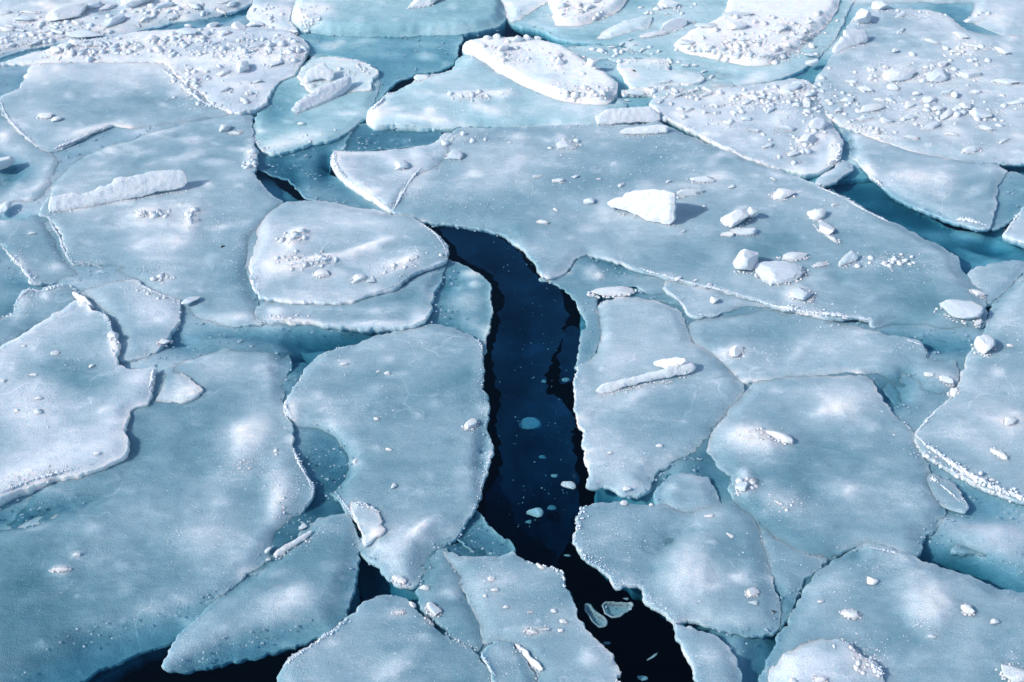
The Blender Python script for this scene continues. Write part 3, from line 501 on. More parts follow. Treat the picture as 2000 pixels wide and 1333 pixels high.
# top
F50 = floe("pale snowy shelf at the top left corner carrying rounded white mounds", [(-200, 100, -4), (-200, -90), (560, -90), (520, -30), (496, 0, 1), (480, 12, 0), (450, 24, -1), (400, 36, -2), (340, 44, -3), (290, 55, -3), (250, 66, -3), (170, 78, -3), (100, 88, -3), (50, 98, -3), (10, 110, -3), (-60, 125, -4)], z=5, m=.66, rim=.1, amp=.022,
     patches=[(60, 90, 80, 8, 0, 1.5, .18), (200, 60, 60, 10, 0, 1.2, .1), (300, 20, 90, 14, -5, 1, .15), (400, 5, 60, 12, 0, 1.4, .1), (60, 5, 50, 8, 0, 1, -.15), (215, 20, 30, 12, 0, -2, -.2), (30, 40, 50, 10, 0, 1.5, .2), (95, 60, 50, 8, 0, -1, -.1)])
F51 = floe("small snowy ledge just left of the turquoise block", [(500, -60), (620, -60), (600, -20), (572, 15), (566, 40), (580, 58), (560, 62, 3), (520, 55, 2), (490, 42, 1), (482, 30, 1), (490, 12, 2), (498, -10)], z=7, m=.6, rim=.3, th=10,
     patches=[(535, 20, 30, 12, 0, 2, .2)])
F27 = floe("smooth domed turquoise block with a glittering left end, top of the picture", [(565, 38, 3), (572, 15, 6), (600, -30, 8), (650, -90, 8), (980, -90, 8), (985, -20, 4), (990, 20, 2), (982, 45, 1), (950, 58, 1), (900, 66, 1), (820, 70, 1), (740, 72, 1), (670, 70, 1), (620, 66, 1), (585, 58, 2)], z=17, m=.34, mat=M_TURQ, th=24, softk=1.5, cat="glacier ice block", name="ice_block", amp=.006,
     patches=[(590, 30, 30, 30, 0, 2, .4), (620, 20, 30, 24, 0, 1, .28), (720, 20, 100, 30, 0, .4, .06), (860, 35, 60, 20, 0, .2, -.04)])
F30 = floe("low turquoise shelf under the big white slab, top right", [(1000, 45, -2), (1060, 62, -2), (1090, 75, -1), (1150, 84, -1), (1220, 90, 0), (1260, 108, 0), (1310, 135, 0), (1380, 158, 0), (1440, 166, 0), (1500, 160, 0), (1560, 140, 0), (1610, 100, 0), (1650, 40, 1), (1665, -90, 1), (960, -90, -2), (960, 0, -2)], z=2, m=.48, mat=M_TURQ, ed=0, th=10, amp=.008,
     patches=[(1150, 70, 60, 8, 0, -1.4, -.1), (1400, 145, 90, 12, 3, -1.4, -.05), (1250, 10, 60, 20, 0, -.4, -.08), (1330, 20, 60, 10, 0, 1, .1), (1040, 30, 40, 14, -20, -1.4, -.2)])
F33 = floe("broad rubble strewn floe covering the upper right corner area", [(1590, 165, 1), (1610, 130, 0), (1640, 90, 0), (1655, 50, 0), (1680, 25, 1), (1740, 17, 1), (1800, 20, 2), (1850, 30, 2), (1890, 60, 0), (1960, 70, -1), (2200, 70, -1), (2200, 335, -3), (2060, 325, -3), (1980, 318, -2), (1900, 316, -1), (1850, 310, 0), (1800, 300, 1), (1750, 285, 1.5), (1700, 266), (1665, 252), (1638, 242), (1615, 225), (1600, 205, 2), (1585, 185, 1)], z=4.2, m=.56, rim=.25, amp=.018,
     patches=[(1790, 145, 80, 22, 0, 1.4, .18), (1800, 210, 90, 24, 8, 1.4, .14), (1680, 150, 60, 16, 0, .4, .08), (1850, 110, 60, 40, 0, -.4, -.04), (1660, 245, 50, 9, 22, 1.2, .28), (1740, 250, 60, 12, 12, 1.2, .2), (1930, 230, 60, 16, 0, -1, -.06), (1720, 80, 40, 22, 0, -1.4, -.1), (1850, 22, 60, 7, 0, 1.2, .22), (1900, 290, 60, 10, 5, .8, .12), (1980, 170, 40, 24, 0, .8, .1), (1820, 60, 60, 20, 0, .3, .06), (1950, 200, 30, 16, 0, -.6, -.08)])
F52 = floe("smooth pale blue floe at the top right corner of the frame", [(1660, -90, 1), (2200, -90), (2200, 80, 0), (1990, 75, -1), (1920, 55, -1), (1890, 40, -2), (1900, 10, -2), (1860, 8, -2), (1760, 10, -3), (1660, 5, -2)], z=5, m=.5, rim=0,
     patches=[(1980, 40, 60, 30, 0, 2, .12), (1790, -5, 80, 6, 0, 1.5, .2)])
F32 = floe("granular lilac floe with a frosted straight lower left seam, right of top centre", [(1272, 205), (1282, 190, 3), (1330, 178, 1), (1390, 168, 1), (1440, 170, 1), (1500, 162, 1), (1550, 155, 2), (1580, 160, 3), (1600, 195, 2), (1620, 230, 3), (1642, 268, 3), (1645, 288), (1638, 305), (1620, 322), (1600, 335, 3), (1570, 340, 0), (1530, 330, 0), (1490, 318), (1445, 300), (1400, 278), (1350, 252), (1310, 232)], z=6, m=.62, rim=.35, th=8, amp=.018,
     patches=[(1420, 190, 60, 10, 0, 1.5, .2), (1500, 185, 50, 16, -10, 2, .24), (1560, 180, 40, 16, -10, 2, .3), (1535, 235, 26, 14, 0, 1.4, .2), (1590, 270, 30, 24, 0, 1.6, .26), (1450, 230, 60, 24, 0, .3, .06), (1630, 290, 10, 18, 10, 1.4, .4), (1580, 310, 40, 14, -15, -2, -.14), (1330, 205, 40, 8, 20, .6, .14)])
F34 = floe("smooth rounded corner floe above the diagonal dark crack, far right", [(1645, 245, -1), (1700, 268, 0), (1760, 290, -1), (1830, 306, -1), (1890, 317, -1), (1945, 322, -1), (1966, 335, -1), (1948, 365, 0), (1945, 400, 2), (1938, 430, 3), (1930, 446, 3), (1905, 444, 2), (1870, 436, 0), (1830, 422, -3), (1780, 400, -3), (1740, 378, -3), (1710, 352, 0), (1690, 328, 2), (1675, 315, 0), (1658, 300, -2)], z=3.6, m=.44, rim=.3,
     patches=[(1790, 355, 62, 26, 5, 1.2, .22), (1840, 350, 18, 20, 0, 1.2, .2), (1700, 335, 10, 24, -30, 1.4, .4), (1720, 285, 60, 14, 20, .4, .08), (1890, 375, 30, 24, 0, -.2, -.06), (1770, 340, 26, 8, -10, .8, .14), (1660, 275, 14, 24, 0, -3, -.1)])
F35 = floe("small pale wedge of ice at the head of the diagonal dark crack", [(1642, 312), (1655, 318, 2), (1664, 326, 1), (1645, 344, 1), (1622, 358, 2), (1606, 363, 1), (1594, 355, 0), (1612, 338, 1), (1628, 328, 2)], z=2.6, m=.5, th=5, rim=.2, spacing=.022)
F35b = floe("pale plate corner with a white left edge against the right frame edge", [(1963, 456), (1972, 444), (1990, 420), (2010, 395), (2120, 360), (2120, 500, 0), (2030, 482, 1), (1990, 470, 2)], z=4, m=.5, rim=.5, th=7)
F35c = floe("thin pale sheet along the right frame edge below the dark notch", [(1930, 350, -2), (1975, 335, -2), (2010, 345, -4), (2100, 370, -3), (2010, 400, -2), (1985, 420, -3), (1960, 440, -3), (1935, 446, -3), (1945, 400, -2)], z=-1.5, m=.42, ed=-3, th=4, cat="thin ice", name="thin_ice")
F31 = floe("small beige white plate with a dark speck, right of the thick white slab", [(1205, 124), (1216, 115), (1245, 116), (1280, 113), (1300, 116), (1308, 126), (1306, 136), (1335, 138, 2), (1362, 142, 2), (1376, 156), (1355, 163), (1320, 164), (1290, 168), (1250, 170), (1232, 168), (1222, 152), (1212, 138)], z=4.6, m=.66, th=7, rim=.3, spacing=.024, mat=M_TURQ,
     patches=[(1270, 122, 36, 5, 0, 1.2, .2), (1335, 152, 30, 9, 0, 1.4, .2)])
F31b = floe("low grey floe of brash ice between the turquoise shelf and thick white slab", [(1100, 98, -1), (1150, 88, 0), (1210, 92, 0), (1260, 104, 0), (1290, 112, 0), (1230, 112, 1), (1200, 120, 0), (1185, 114, 0), (1160, 122, 0), (1130, 115, 0), (1190, 140, -2), (1150, 128, -2)], z=1.8, m=.46, th=6, ed=0, rim=.1, mat=M_TURQ, spacing=.026)
F31c = floe("flat row of pale brash pieces frozen under the small speckled plate", [(1216, 178), (1240, 174), (1290, 172), (1360, 166), (1400, 166), (1410, 184, 1), (1370, 195, 0), (1340, 205, 1), (1300, 202, 2), (1280, 188), (1250, 184), (1222, 185)], z=3.4, m=.56, th=6, rim=.4, mat=M_TURQ, spacing=.026,
     patches=[(1245, 178, 26, 5, 0, 1, .2), (1330, 180, 50, 8, 0, .8, .1)])
F22 = floe("turquoise white floe with a thick broken white left corner, top centre", [(716, 232), (720, 218), (732, 206), (746, 196), (756, 185), (775, 180, 4), (800, 165, 3), (820, 150, 3), (845, 146, 3), (880, 136, 2), (900, 110, 1), (940, 110, 1), (1000, 150, 0), (1100, 195, 0), (1195, 205, 0), (1206, 190, -3), (1225, 205, -2), (1180, 232, 0), (1150, 246, 0), (1050, 247, 0), (960, 248, 1), (912, 247, 2), (880, 250, 3), (845, 249, 4), (800, 244), (770, 243), (735, 243)], z=8, m=.55, mat=M_TURQ, rim=.25, th=14, tilt=(-.018, .0),
     patches=[(740, 222, 26, 14, -30, 1.5, .35), (930, 187, 60, 9, 0, 2.6, .36, 3), (985, 185, 24, 10, 0, 2.4, .3, 3), (955, 218, 40, 12, 10, 1.4, .22), (843, 218, 12, 10, 0, 1, .25), (880, 165, 60, 20, 0, .4, .05), (790, 228, 60, 9, 6, .8, .2), (850, 236, 50, 5, 8, 1.0, .2), (1040, 220, 60, 12, 0, .2, .05), (925, 150, 50, 20, 0, -.8, -.08)])
F24 = floe("oval grey turquoise floe ringed by a thin dark crack, upper left of centre", [(497, 240, -1), (503, 218, -1), (526, 190, -1), (534, 170, -1), (552, 158, -1), (575, 148, -1), (610, 112, -1), (640, 110, -1), (700, 124, -1), (737, 142, -1), (741, 175, -1), (728, 205, -1), (716, 228, -1), (695, 240, -1), (672, 262, 0), (640, 275, 1), (600, 284, 2), (565, 292, 3), (535, 298, 3), (512, 292, 3), (500, 278, 1), (496, 260, -1)], z=2.0, m=.34, mat=M_TURQ, rim=.05, th=7,
     patches=[(570, 270, 60, 13, -14, 1.2, .32), (560, 285, 60, 8, -10, .6, .3), (620, 265, 50, 9, -10, .8, .2), (512, 256, 14, 5, 0, .6, .3), (560, 200, 40, 30, 0, -.6, -.12), (530, 220, 26, 30, 20, -1, -.14), (660, 220, 50, 26, -20, .3, .08), (700, 222, 26, 6, 0, .8, .2)])
W1 = floe("white plate with two slabs lying on the oval ringed floe", [(582, 148), (590, 132), (606, 119), (628, 112), (655, 111), (685, 115), (700, 118), (718, 125), (735, 136), (734, 146), (727, 152), (725, 172), (714, 177, 4), (690, 179, 3), (660, 182, 3), (610, 178), (592, 165)], z=6, m=.68, mat=M_TURQ, th=7, rim=.4, cat="ice plate", name="ice_plate", spacing=.024)
F21 = floe("white cornered floe with a thick crumbly left edge above the crack's head", [(653, 296), (672, 296), (700, 297), (735, 296), (770, 292), (810, 289, 4), (845, 278, 4), (865, 262, 3), (880, 260, 2), (900, 300, 2), (860, 340, 2), (810, 370, 2), (790, 400, 2), (768, 413, 3), (752, 402), (735, 390), (715, 378), (695, 365), (678, 352), (660, 338), (650, 322), (649, 306)], z=9, m=.58, rim=.7, th=10, tilt=(-.02, 0),
     patches=[(740, 318, 50, 24, 10, -.6, -.06), (662, 315, 14, 26, -15, 1.2, .35), (700, 300, 60, 5, 0, .6, .2), (785, 322, 26, 12, 40, 1.4, .25), (700, 360, 40, 8, 38, .8, .2), (815, 310, 20, 20, 60, 1.2, .3)])
F20 = floe("huge flat diagonal floe with scattered white blocks, centre to right of the picture", [(766, 411), (770, 395), (782, 380), (792, 362), (800, 350), (812, 340), (825, 320), (842, 302), (855, 286), (872, 268), (888, 256), (910, 248), (960, 250), (1050, 245), (1165, 242), (1250, 244, 4), (1285, 236, 4), (1310, 248, 3), (1350, 266, 3), (1400, 288, 3), (1450, 308, 3), (1500, 326, 3), (1540, 340, 4), (1570, 350), (1595, 362), (1625, 374), (1655, 386), (1680, 400), (1700, 414, 4), (1740, 434, 3), (1780, 452, 1), (1830, 478, -1), (1868, 502, -1), (1880, 530, -3), (1905, 555, -2), (1924, 580, 0), (1926, 610, 0), (1915, 640, -3), (1890, 658, -6), (1850, 664, -7), (1790, 655, -7), (1740, 642, -5), (1705, 636, 2), (1700, 622), (1672, 618), (1640, 620), (1610, 617), (1575, 612), (1540, 605), (1500, 592), (1460, 580), (1420, 570), (1380, 560), (1330, 548), (1290, 538), (1255, 528), (1220, 515), (1185, 502), (1150, 494, 2), (1128, 502, 2), (1110, 522, 2), (1088, 540, 2.5), (1062, 540), (1050, 528), (1045, 512), (1033, 496), (1022, 485), (1000, 470, 2), (975, 456, 1), (940, 447, 0), (900, 441, 1), (860, 434, 2), (825, 430, 3), (790, 420, 4)], z=6, m=.41, rim=.35, th=5,
     patches=[(815, 345, 22, 50, 28, 1.0, .3), (900, 270, 40, 14, -10, .6, .15), (960, 300, 120, 30, 0, .4, .08), (1105, 280, 26, 9, 10, 1.2, .22), (1100, 268, 10, 5, 0, 1.4, .25), (960, 360, 80, 24, -10, .4, .08), (1260, 360, 24, 18, 20, 1.0, .16, 3), (1180, 405, 20, 22, 0, .8, .2), (1080, 470, 50, 14, -10, .3, .08), (1300, 470, 80, 24, 10, -.3, -.08), (1500, 480, 50, 22, 0, -.8, -.1), (1700, 500, 90, 30, 25, -.6, -.1), (1720, 512, 46, 14, 15, 1.2, .2), (1800, 590, 80, 30, 10, -.8, -.1), (1620, 500, 50, 26, 0, -.2, .02), (1560, 575, 26, 18, 10, 2, .26, 4), (1600, 610, 40, 12, 0, .6, .14), (1440, 545, 60, 22, 10, .8, .16), (1420, 500, 26, 22, 0, .8, .2), (1080, 540, 34, 14, -20, .6, .2), (1640, 540, 20, 14, 20, -1, -.12), (1540, 470, 30, 14, 0, -1, -.1), (1800, 500, 60, 18, 30, -.6, -.05), (1400, 350, 80, 20, 0, .2, .05), (1860, 620, 40, 30, 0, .4, .0), (1690, 395, 44, 7, 30, .6, .25), (1000, 420, 80, 20, 5, .2, .02)])
F23 = floe("thick white rounded slab with small cubes on its back, top centre", [(905, 90, 8), (915, 80, 10), (935, 76, 12), (965, 73, 12), (1000, 72, 12), (1040, 74, 12), (1070, 80, 12), (1100, 92, 12), (1130, 110, 12), (1160, 130, 12), (1190, 148, 12), (1206, 163, 11), (1204, 180, 8), (1196, 192, 4), (1188, 204, 2), (1160, 206, 1), (1120, 203, 1), (1085, 199, 1), (1050, 186, 1), (1010, 168, 1), (970, 144, 1), (935, 120, 2), (915, 104, 4)], z=16, m=.95, mat=M_TURQ, th=22, cat="ice slab", name="ice_slab", softk=1.1, amp=.014, rim=.3,
     patches=[(960, 105, 50, 26, 25, .6, .16), (1100, 150, 60, 24, 25, -1, -.14), (1050, 120, 60, 20, 20, -.6, -.1), (1120, 180, 60, 10, 8, 1, .2), (1075, 110, 20, 20, 0, 1, .1)])
W6 = floe("largest bright white snow covered slab, cut by the top edge right of centre", [(1318, 96, 4), (1325, 76, 7), (1350, 60, 9), (1385, 45, 9), (1420, 20, 10), (1440, -90, 12), (1650, -90, 10), (1642, -10, 8), (1634, 20, 6), (1612, 50, 4), (1585, 80, 2), (1555, 105, 1), (1525, 122, 1), (1498, 131, 1), (1460, 131, 1), (1420, 124, 1), (1380, 115, 1), (1340, 107, 2)], z=15, m=1.0, mat=M_TURQ, th=20, cat="ice slab", name="ice_slab", softk=1.2, amp=.011, rim=.2,
     patches=[(1370, 85, 40, 12, 10, 1.4, .2), (1440, 50, 50, 14, 0, 1.5, .14), (1450, 112, 70, 8, 2, .8, .2), (1520, 55, 40, 14, -30, 1.6, .2), (1560, 62, 20, 8, 0, -2, -.2)])
W2 = floe("smooth rounded white slab at the top edge, first right of the turquoise block", [(1084, 48, 3), (1080, 20, 8), (1062, -30, 10), (1060, -90, 10), (1260, -90, 10), (1240, -30, 8), (1222, 4, 5), (1200, 26, 3), (1170, 42, 1), (1140, 52, 1), (1110, 55, 1), (1092, 54, 1)], z=14, m=1.0, mat=M_TURQ, th=18, cat="ice slab", name="ice_slab", softk=1.3, amp=.012, rim=.15)
W3 = floe("notched pale slab hanging into the frame beside the turquoise block", [(958, 4, 6), (966, -20), (980, -60), (1075, -60), (1075, -10), (1068, 5, 4), (1045, 20, 2), (1018, 38, 1), (1000, 42, 1), (985, 30, 1), (975, 12, 3), (972, 22, 3), (966, 22, 4)], z=9, m=.70, mat=M_TURQ, th=12, cat="ice slab", name="ice_slab", spacing=.025, rim=.2)
W4 = floe("tapering pale tongue of ice lying behind the thick white slab, top centre right", [(1162, 78, 0), (1180, 60, 3), (1205, 48, 5), (1235, 36, 6), (1262, 32, 6), (1274, 34, 6), (1272, 46, 4), (1262, 58, 2), (1235, 68, 1), (1205, 77, 0), (1180, 81, 0)], z=7.5, m=.72, mat=M_TURQ, th=10, cat="ice slab", name="ice_slab", spacing=.024, rim=.3)

# right side
F36 = floe("small dull floe in the corner where the diagonal crack turns down, right", [(1893, 530, -1), (1910, 522, 0), (1950, 512, -1), (1990, 508, -2), (2003, 515, -2), (1995, 535, -3), (1972, 560, -3), (1950, 582, -3), (1930, 590, -2), (1915, 572, -2), (1900, 552, -1)], z=1.0, m=.42, ed=-1, th=6)
F37 = floe("pale floe along the right edge with a thick frosted ridge at its lower left", [(1990, 542, -4), (1965, 568, -4), (1940, 594, -4), (1930, 620, -2), (1922, 650, 0), (1900, 685, 1), (1882, 712, 2), (1876, 745, 3), (1862, 775), (1842, 792), (1822, 808), (1808, 825), (1792, 838), (1786, 852), (1792, 872), (1815, 892), (1845, 912), (1880, 930), (1920, 950), (1960, 965), (2000, 980), (2120, 1010), (2160, 1000), (2160, 440, -4), (2060, 480, -4)], z=5, m=.50, rim=.3,
     patches=[(1980, 620, 40, 30, 0, .2, .05), (1920, 800, 90, 50, 30, .3, .06), (1975, 820, 30, 20, 0, 1, .28), (1980, 870, 60, 40, 0, .3, .06), (1900, 860, 60, 20, 35, .5, .1), (1970, 690, 40, 30, 0, -.6, -.1), (1950, 726, 14, 10, 0, .6, .3), (1870, 740, 16, 20, 0, .4, .1)])
F38 = floe("pale mottled floe with the thin standing blade, right bank of the dark crack", [(1126, 716, 3), (1150, 705, 1), (1168, 680, 0), (1172, 640, 0), (1168, 610, 0), (1180, 588, -1), (1230, 580, -1), (1290, 590, -1), (1330, 610, 0), (1345, 650, 0), (1360, 672, 0), (1405, 700, 0), (1440, 735, 0), (1452, 765, 0), (1430, 790, 0), (1405, 822, 0), (1380, 860, 0), (1350, 885, -1), (1310, 905, -2), (1285, 925, -3), (1268, 950, -4), (1250, 966, -4), (1220, 970, -4), (1200, 955, -3), (1182, 946, -3), (1165, 952, -2), (1150, 950, 1), (1148, 920), (1143, 890), (1140, 865), (1142, 842), (1130, 828), (1124, 805), (1126, 780), (1118, 750), (1124, 735)], z=4.2, m=.50, rim=.5,
     patches=[(1250, 690, 100, 50, 0, .3, .06), (1230, 780, 60, 20, -10, .8, .14), (1250, 770, 30, 12, -30, 1.2, .2), (1195, 570, 40, 12, 0, 2.6, .45), (1290, 830, 60, 40, -20, -.2, -.06), (1220, 880, 70, 40, 0, .3, .05), (1225, 955, 30, 14, 0, .8, .16), (1135, 820, 14, 14, 0, .8, .35), (1400, 760, 40, 30, 0, .2, .06), (1290, 905, 60, 20, -40, .4, .08), (1160, 650, 20, 60, 0, -1.5, -.12), (1200, 700, 30, 40, 0, .4, .1)])
F39 = floe("small pale tongue floe with a cube on it, under the long frosted seam", [(1297, 562, 3), (1310, 572), (1325, 582), (1334, 592), (1340, 606), (1352, 616), (1375, 620, 3), (1400, 616, 2), (1425, 608, 0), (1460, 600, -2), (1500, 602, -2), (1480, 590, -1), (1430, 572, -1), (1390, 560, -1), (1340, 552, 0), (1310, 548, 1)], z=3.6, m=.52, th=7, rim=.35,
     patches=[(1370, 595, 50, 14, 5, .5, .12)])
F40 = floe("flat greyish floe with scattered crumbs below the long frosted seam, right", [(1352, 665, 0), (1345, 640, -1), (1370, 625, -1), (1440, 615, -2), (1500, 606, -1), (1570, 618, 0), (1640, 632, 0), (1700, 644, 1), (1740, 655, 3), (1775, 663), (1800, 672), (1811, 685), (1812, 698), (1840, 706, 1), (1862, 705, 1), (1870, 725, 0), (1868, 748, 0), (1850, 775, 0), (1810, 805, -4), (1792, 835, -4), (1770, 815, -5), (1740, 775, -6), (1715, 745, -5), (1695, 732, -1), (1640, 730, 0), (1560, 735, 0), (1500, 742, 0), (1450, 745, 0), (1420, 720, 0), (1395, 695, 0)], z=3.2, m=.44, rim=.15,
     patches=[(1430, 690, 30, 14, -20, 1.4, .36), (1560, 685, 26, 12, -40, 1, .2), (1640, 665, 90, 14, 5, .4, .08), (1840, 735, 40, 14, 15, 2, .3), (1800, 770, 60, 24, 20, -3.5, -.14), (1770, 740, 30, 30, 40, -4, -.16), (1690, 700, 60, 20, 0, .6, .06), (1480, 745, 40, 6, 0, .6, .2), (1480, 650, 60, 16, 0, -.6, -.1)])
F41 = floe("broad dusky blue floe with three milky mounds, lower right of centre", [(1452, 768, 0), (1480, 748, 0), (1540, 736, 0), (1620, 733, 0), (1692, 735, 0), (1712, 760, 0), (1735, 795, 0), (1762, 825, 1), (1784, 842, 1), (1790, 870, 0), (1810, 900, 0), (1820, 935, -1), (1830, 970, -2), (1850, 1000, -3), (1815, 1045, -3), (1798, 1082, -3), (1780, 1088, -2), (1745, 1072, 0), (1700, 1062, 0), (1660, 1068, -1), (1630, 1085, -3), (1600, 1090, -2), (1560, 1075, 0), (1510, 1045, 0), (1475, 1015, 0), (1440, 985, 0), (1425, 955, 1), (1432, 935, 0), (1400, 905, -1), (1380, 880, -1), (1395, 845, -1), (1425, 805, 0)], z=3.2, m=.38, rim=.1,
     patches=[(1478, 862, 72, 36, 12, 3.2, .50), (1470, 858, 50, 24, 12, 1.4, .18, 3), (1650, 790, 66, 42, -10, 2.2, .30), (1640, 800, 30, 16, 0, 1, .25), (1610, 808, 20, 10, -20, .8, .2), (1655, 960, 50, 22, 5, 1.4, .22), (1530, 985, 50, 24, 20, 1.8, .32), (1455, 945, 18, 26, 0, 2.0, .42, 3), (1500, 960, 50, 30, 10, .8, .14), (1600, 880, 120, 30, 0, -.3, -.04), (1590, 960, 30, 14, 30, -1, -.08), (1705, 835, 20, 12, 0, .6, .16), (1720, 1000, 80, 40, 10, -.2, -.02), (1450, 800, 30, 14, 0, .5, .1), (1560, 760, 60, 12, 0, .4, .08)])
F42 = floe("narrow smooth floe wedged between the dusky floe and the bottom right floe", [(1478, 1018, 0), (1520, 1050, 0), (1570, 1080, 0), (1610, 1094, -1), (1600, 1112, -2), (1575, 1130, -2), (1558, 1160, -3), (1540, 1200, -4), (1526, 1228, -4), (1528, 1190, -4), (1516, 1150, -4), (1495, 1130, -2), (1500, 1085, 0)], z=2.2, m=.36, ed=-1, th=8,
     patches=[(1540, 1100, 40, 20, 30, .2, .04)])
F44 = floe("small rounded floe tucked in the curved gap right of the dark crack", [(1282, 975, -4), (1286, 950, -2), (1300, 935, -1), (1325, 926, 0), (1355, 926, 0), (1380, 936, -1), (1395, 955, -3), (1408, 985, -2), (1390, 1000, -1), (1340, 1005, -1), (1295, 998, -3)], z=2.6, m=.44, th=8, rim=.2,
     patches=[(1350, 935, 26, 10, 0, .6, .2)])
F43 = floe("pale floe with a small white chip, right bank of the crack's lower bend", [(1138, 990, 1), (1165, 984, 0), (1200, 979, -1), (1250, 984, -1), (1292, 984, -1), (1340, 998, 0), (1385, 990, 0), (1412, 978, 0), (1440, 985, 0), (1470, 1012, 0), (1492, 1050, 0), (1502, 1095, 0), (1506, 1130, 0), (1512, 1150, -1), (1522, 1180, -2), (1524, 1210, -3), (1512, 1238, -4), (1470, 1240, -5), (1430, 1236, -4), (1395, 1222, -2), (1350, 1215, 0), (1312, 1213, 2), (1298, 1198), (1284, 1188), (1268, 1178), (1258, 1165), (1254, 1148), (1244, 1141), (1228, 1142), (1212, 1147), (1200, 1142), (1185, 1125), (1166, 1108), (1146, 1092), (1132, 1075), (1120, 1056), (1124, 1035), (1130, 1010)], z=4, m=.44, rim=.55,
     patches=[(1350, 1110, 55, 60, 0, 2.4, .26, 3), (1390, 1150, 70, 50, 0, 1.2, .14), (1310, 1050, 30, 60, 40, -2.4, -.16), (1260, 1080, 30, 50, 40, -1, -.06), (1190, 1030, 50, 30, 0, .4, .1), (1430, 1215, 30, 14, 0, 1, .2), (1350, 1200, 50, 10, 0, .2, .06), (1380, 1010, 60, 16, 0, .6, .12), (1210, 1130, 30, 20, 20, .3, .06), (1270, 1140, 24, 30, 0, -1, -.06)])
F45 = floe("lobe of ice on the right bank of the crack at the bottom frame edge", [(1312, 1218), (1330, 1222, 3), (1360, 1228, 1), (1395, 1240, 0), (1425, 1260, 0), (1442, 1285, 0), (1448, 1320, -1), (1442, 1380, -2), (1420, 1450, -2), (1400, 1450), (1385, 1380), (1368, 1345), (1356, 1325), (1346, 1300), (1335, 1270), (1324, 1242)], z=3.6, m=.44, rim=.45,
     patches=[(1385, 1265, 30, 24, 0, .4, .08), (1335, 1225, 20, 8, 10, .5, .2)])
F46 = floe("large smooth floe with round white discs filling the bottom right corner", [(1470, 1460, -3), (1478, 1380, -4), (1490, 1310, -4), (1510, 1268, -3), (1535, 1225, -3), (1556, 1185, -2), (1580, 1145, -1), (1605, 1115, -1), (1635, 1090, -3), (1662, 1072, -2), (1700, 1064, 1), (1740, 1072, 2), (1775, 1085, 2), (1810, 1100, 1), (1850, 1112, 0), (1900, 1128, 0), (1940, 1145, -3), (2000, 1160, -3), (2200, 1190, -3), (2200, 1460)], z=4, m=.44, rim=.2,
     patches=[(1810, 1180, 52, 52, 0, 2.4, .30, 4), (1825, 1180, 36, 34, 0, .8, .14), (1760, 1085, 60, 9, 18, 1.2, .22), (1780, 1125, 36, 9, -20, 1, .18), (1660, 1105, 30, 16, -30, .2, -.04), (1700, 1130, 60, 30, 0, -.2, -.04), (1890, 1270, 30, 30, 0, 1.2, .16), (1800, 1285, 26, 14, 0, .8, .14), (1920, 1220, 40, 16, 0, .2, .04), (1600, 1180, 30, 30, 0, .4, .1), (1820, 1242, 16, 8, 0, .8, .2), (1980, 1240, 60, 40, 0, .2, .02), (1680, 1080, 20, 14, -30, -2, -.1), (1760, 1230, 60, 24, 0, -.4, -.06), (1650, 1225, 40, 20, 0, .5, .1)])
F47 = floe("big snowy white dome with a frosted right rim at the bottom edge", [(1495, 1370, 0), (1505, 1310, 1), (1530, 1275, 2), (1565, 1255, 3), (1600, 1247, 5), (1640, 1247), (1660, 1260), (1678, 1275), (1695, 1285), (1712, 1298), (1722, 1320), (1732, 1345, 4), (1738, 1380, 3), (1735, 1450, 3), (1495, 1450, 0)], z=10, m=.66, rim=.9, th=16, softk=1.6, cat="ice mound", name="ice_mound",
     patches=[(1600, 1300, 60, 30, 0, 2, .2), (1560, 1320, 30, 20, 0, 1.2, .12), (1680, 1290, 40, 12, 40, 1, .2)])
F48 = floe("low dark wet floe half under water near the right edge", [(1835, 930, 0), (1860, 945, 0), (1890, 985, 1), (1885, 1000, 0), (1850, 990, -1), (1820, 975, -2), (1805, 945, -1), (1815, 925, 0)], z=.6, m=.38, ed=-.4, th=3, rim=.3, spacing=.028)
F49 = floe("sunken bluish floe with blurred edges by the right frame edge", [(1860, 1075, -4), (1900, 1050, -3), (1960, 1040, -3), (2150, 1060, -3), (2150, 1140, -5), (2000, 1120, -6), (1960, 1085, -5), (1910, 1080, -5)], z=-1.5, m=.40, ed=-4, th=6, cat="submerged ice", name="submerged_ice")

# thin glassy skin and drowned pieces in the open crack
SK = [(862, 448), (900, 444), (950, 453), (985, 468), (1013, 492), (1031, 526), (1050, 546), (1080, 560), (1100, 580), (1108, 605), (1098, 640), (1086, 680), (1072, 722), (1068, 765), (1085, 772), (1104, 790), (1116, 830), (1122, 880), (1128, 920), (1132, 950), (1124, 1000), (1106, 1035), (1085, 1075), (1050, 1060), (1020, 1050), (985, 1030), (962, 1012), (952, 985), (972, 930), (980, 880), (974, 820), (976, 770), (964, 700), (970, 640), (982, 590), (974, 552), (950, 530), (905, 507), (886, 482)]
skin = floe("thin dark glassy ice skin over the open water in the central crack", SK, z=-1.2, ed=-1.6, th=.6, mat=M_SKIN, amp=.004, cat="ice skin", name="ice_skin", spacing=.05, jag=.03, patches=[(1040, 1050, 160, 110, 0, -22, 0), (1020, 700, 40, 120, 10, -3, 0), (1060, 850, 60, 40, 0, -4, 0)])
g_ = grains("trapped_bubbles", [(*p2w(x, y, z), z, r) for x, y, z, r in [(RNG.uniform(965, 1125), RNG.uniform(470, 1040), -RNG.uniform(.07, .22), RNG.uniform(.002, .007)) for _ in range(150)]], M_PALE, skin); g_['kind'] = 'stuff'
BV.pop()
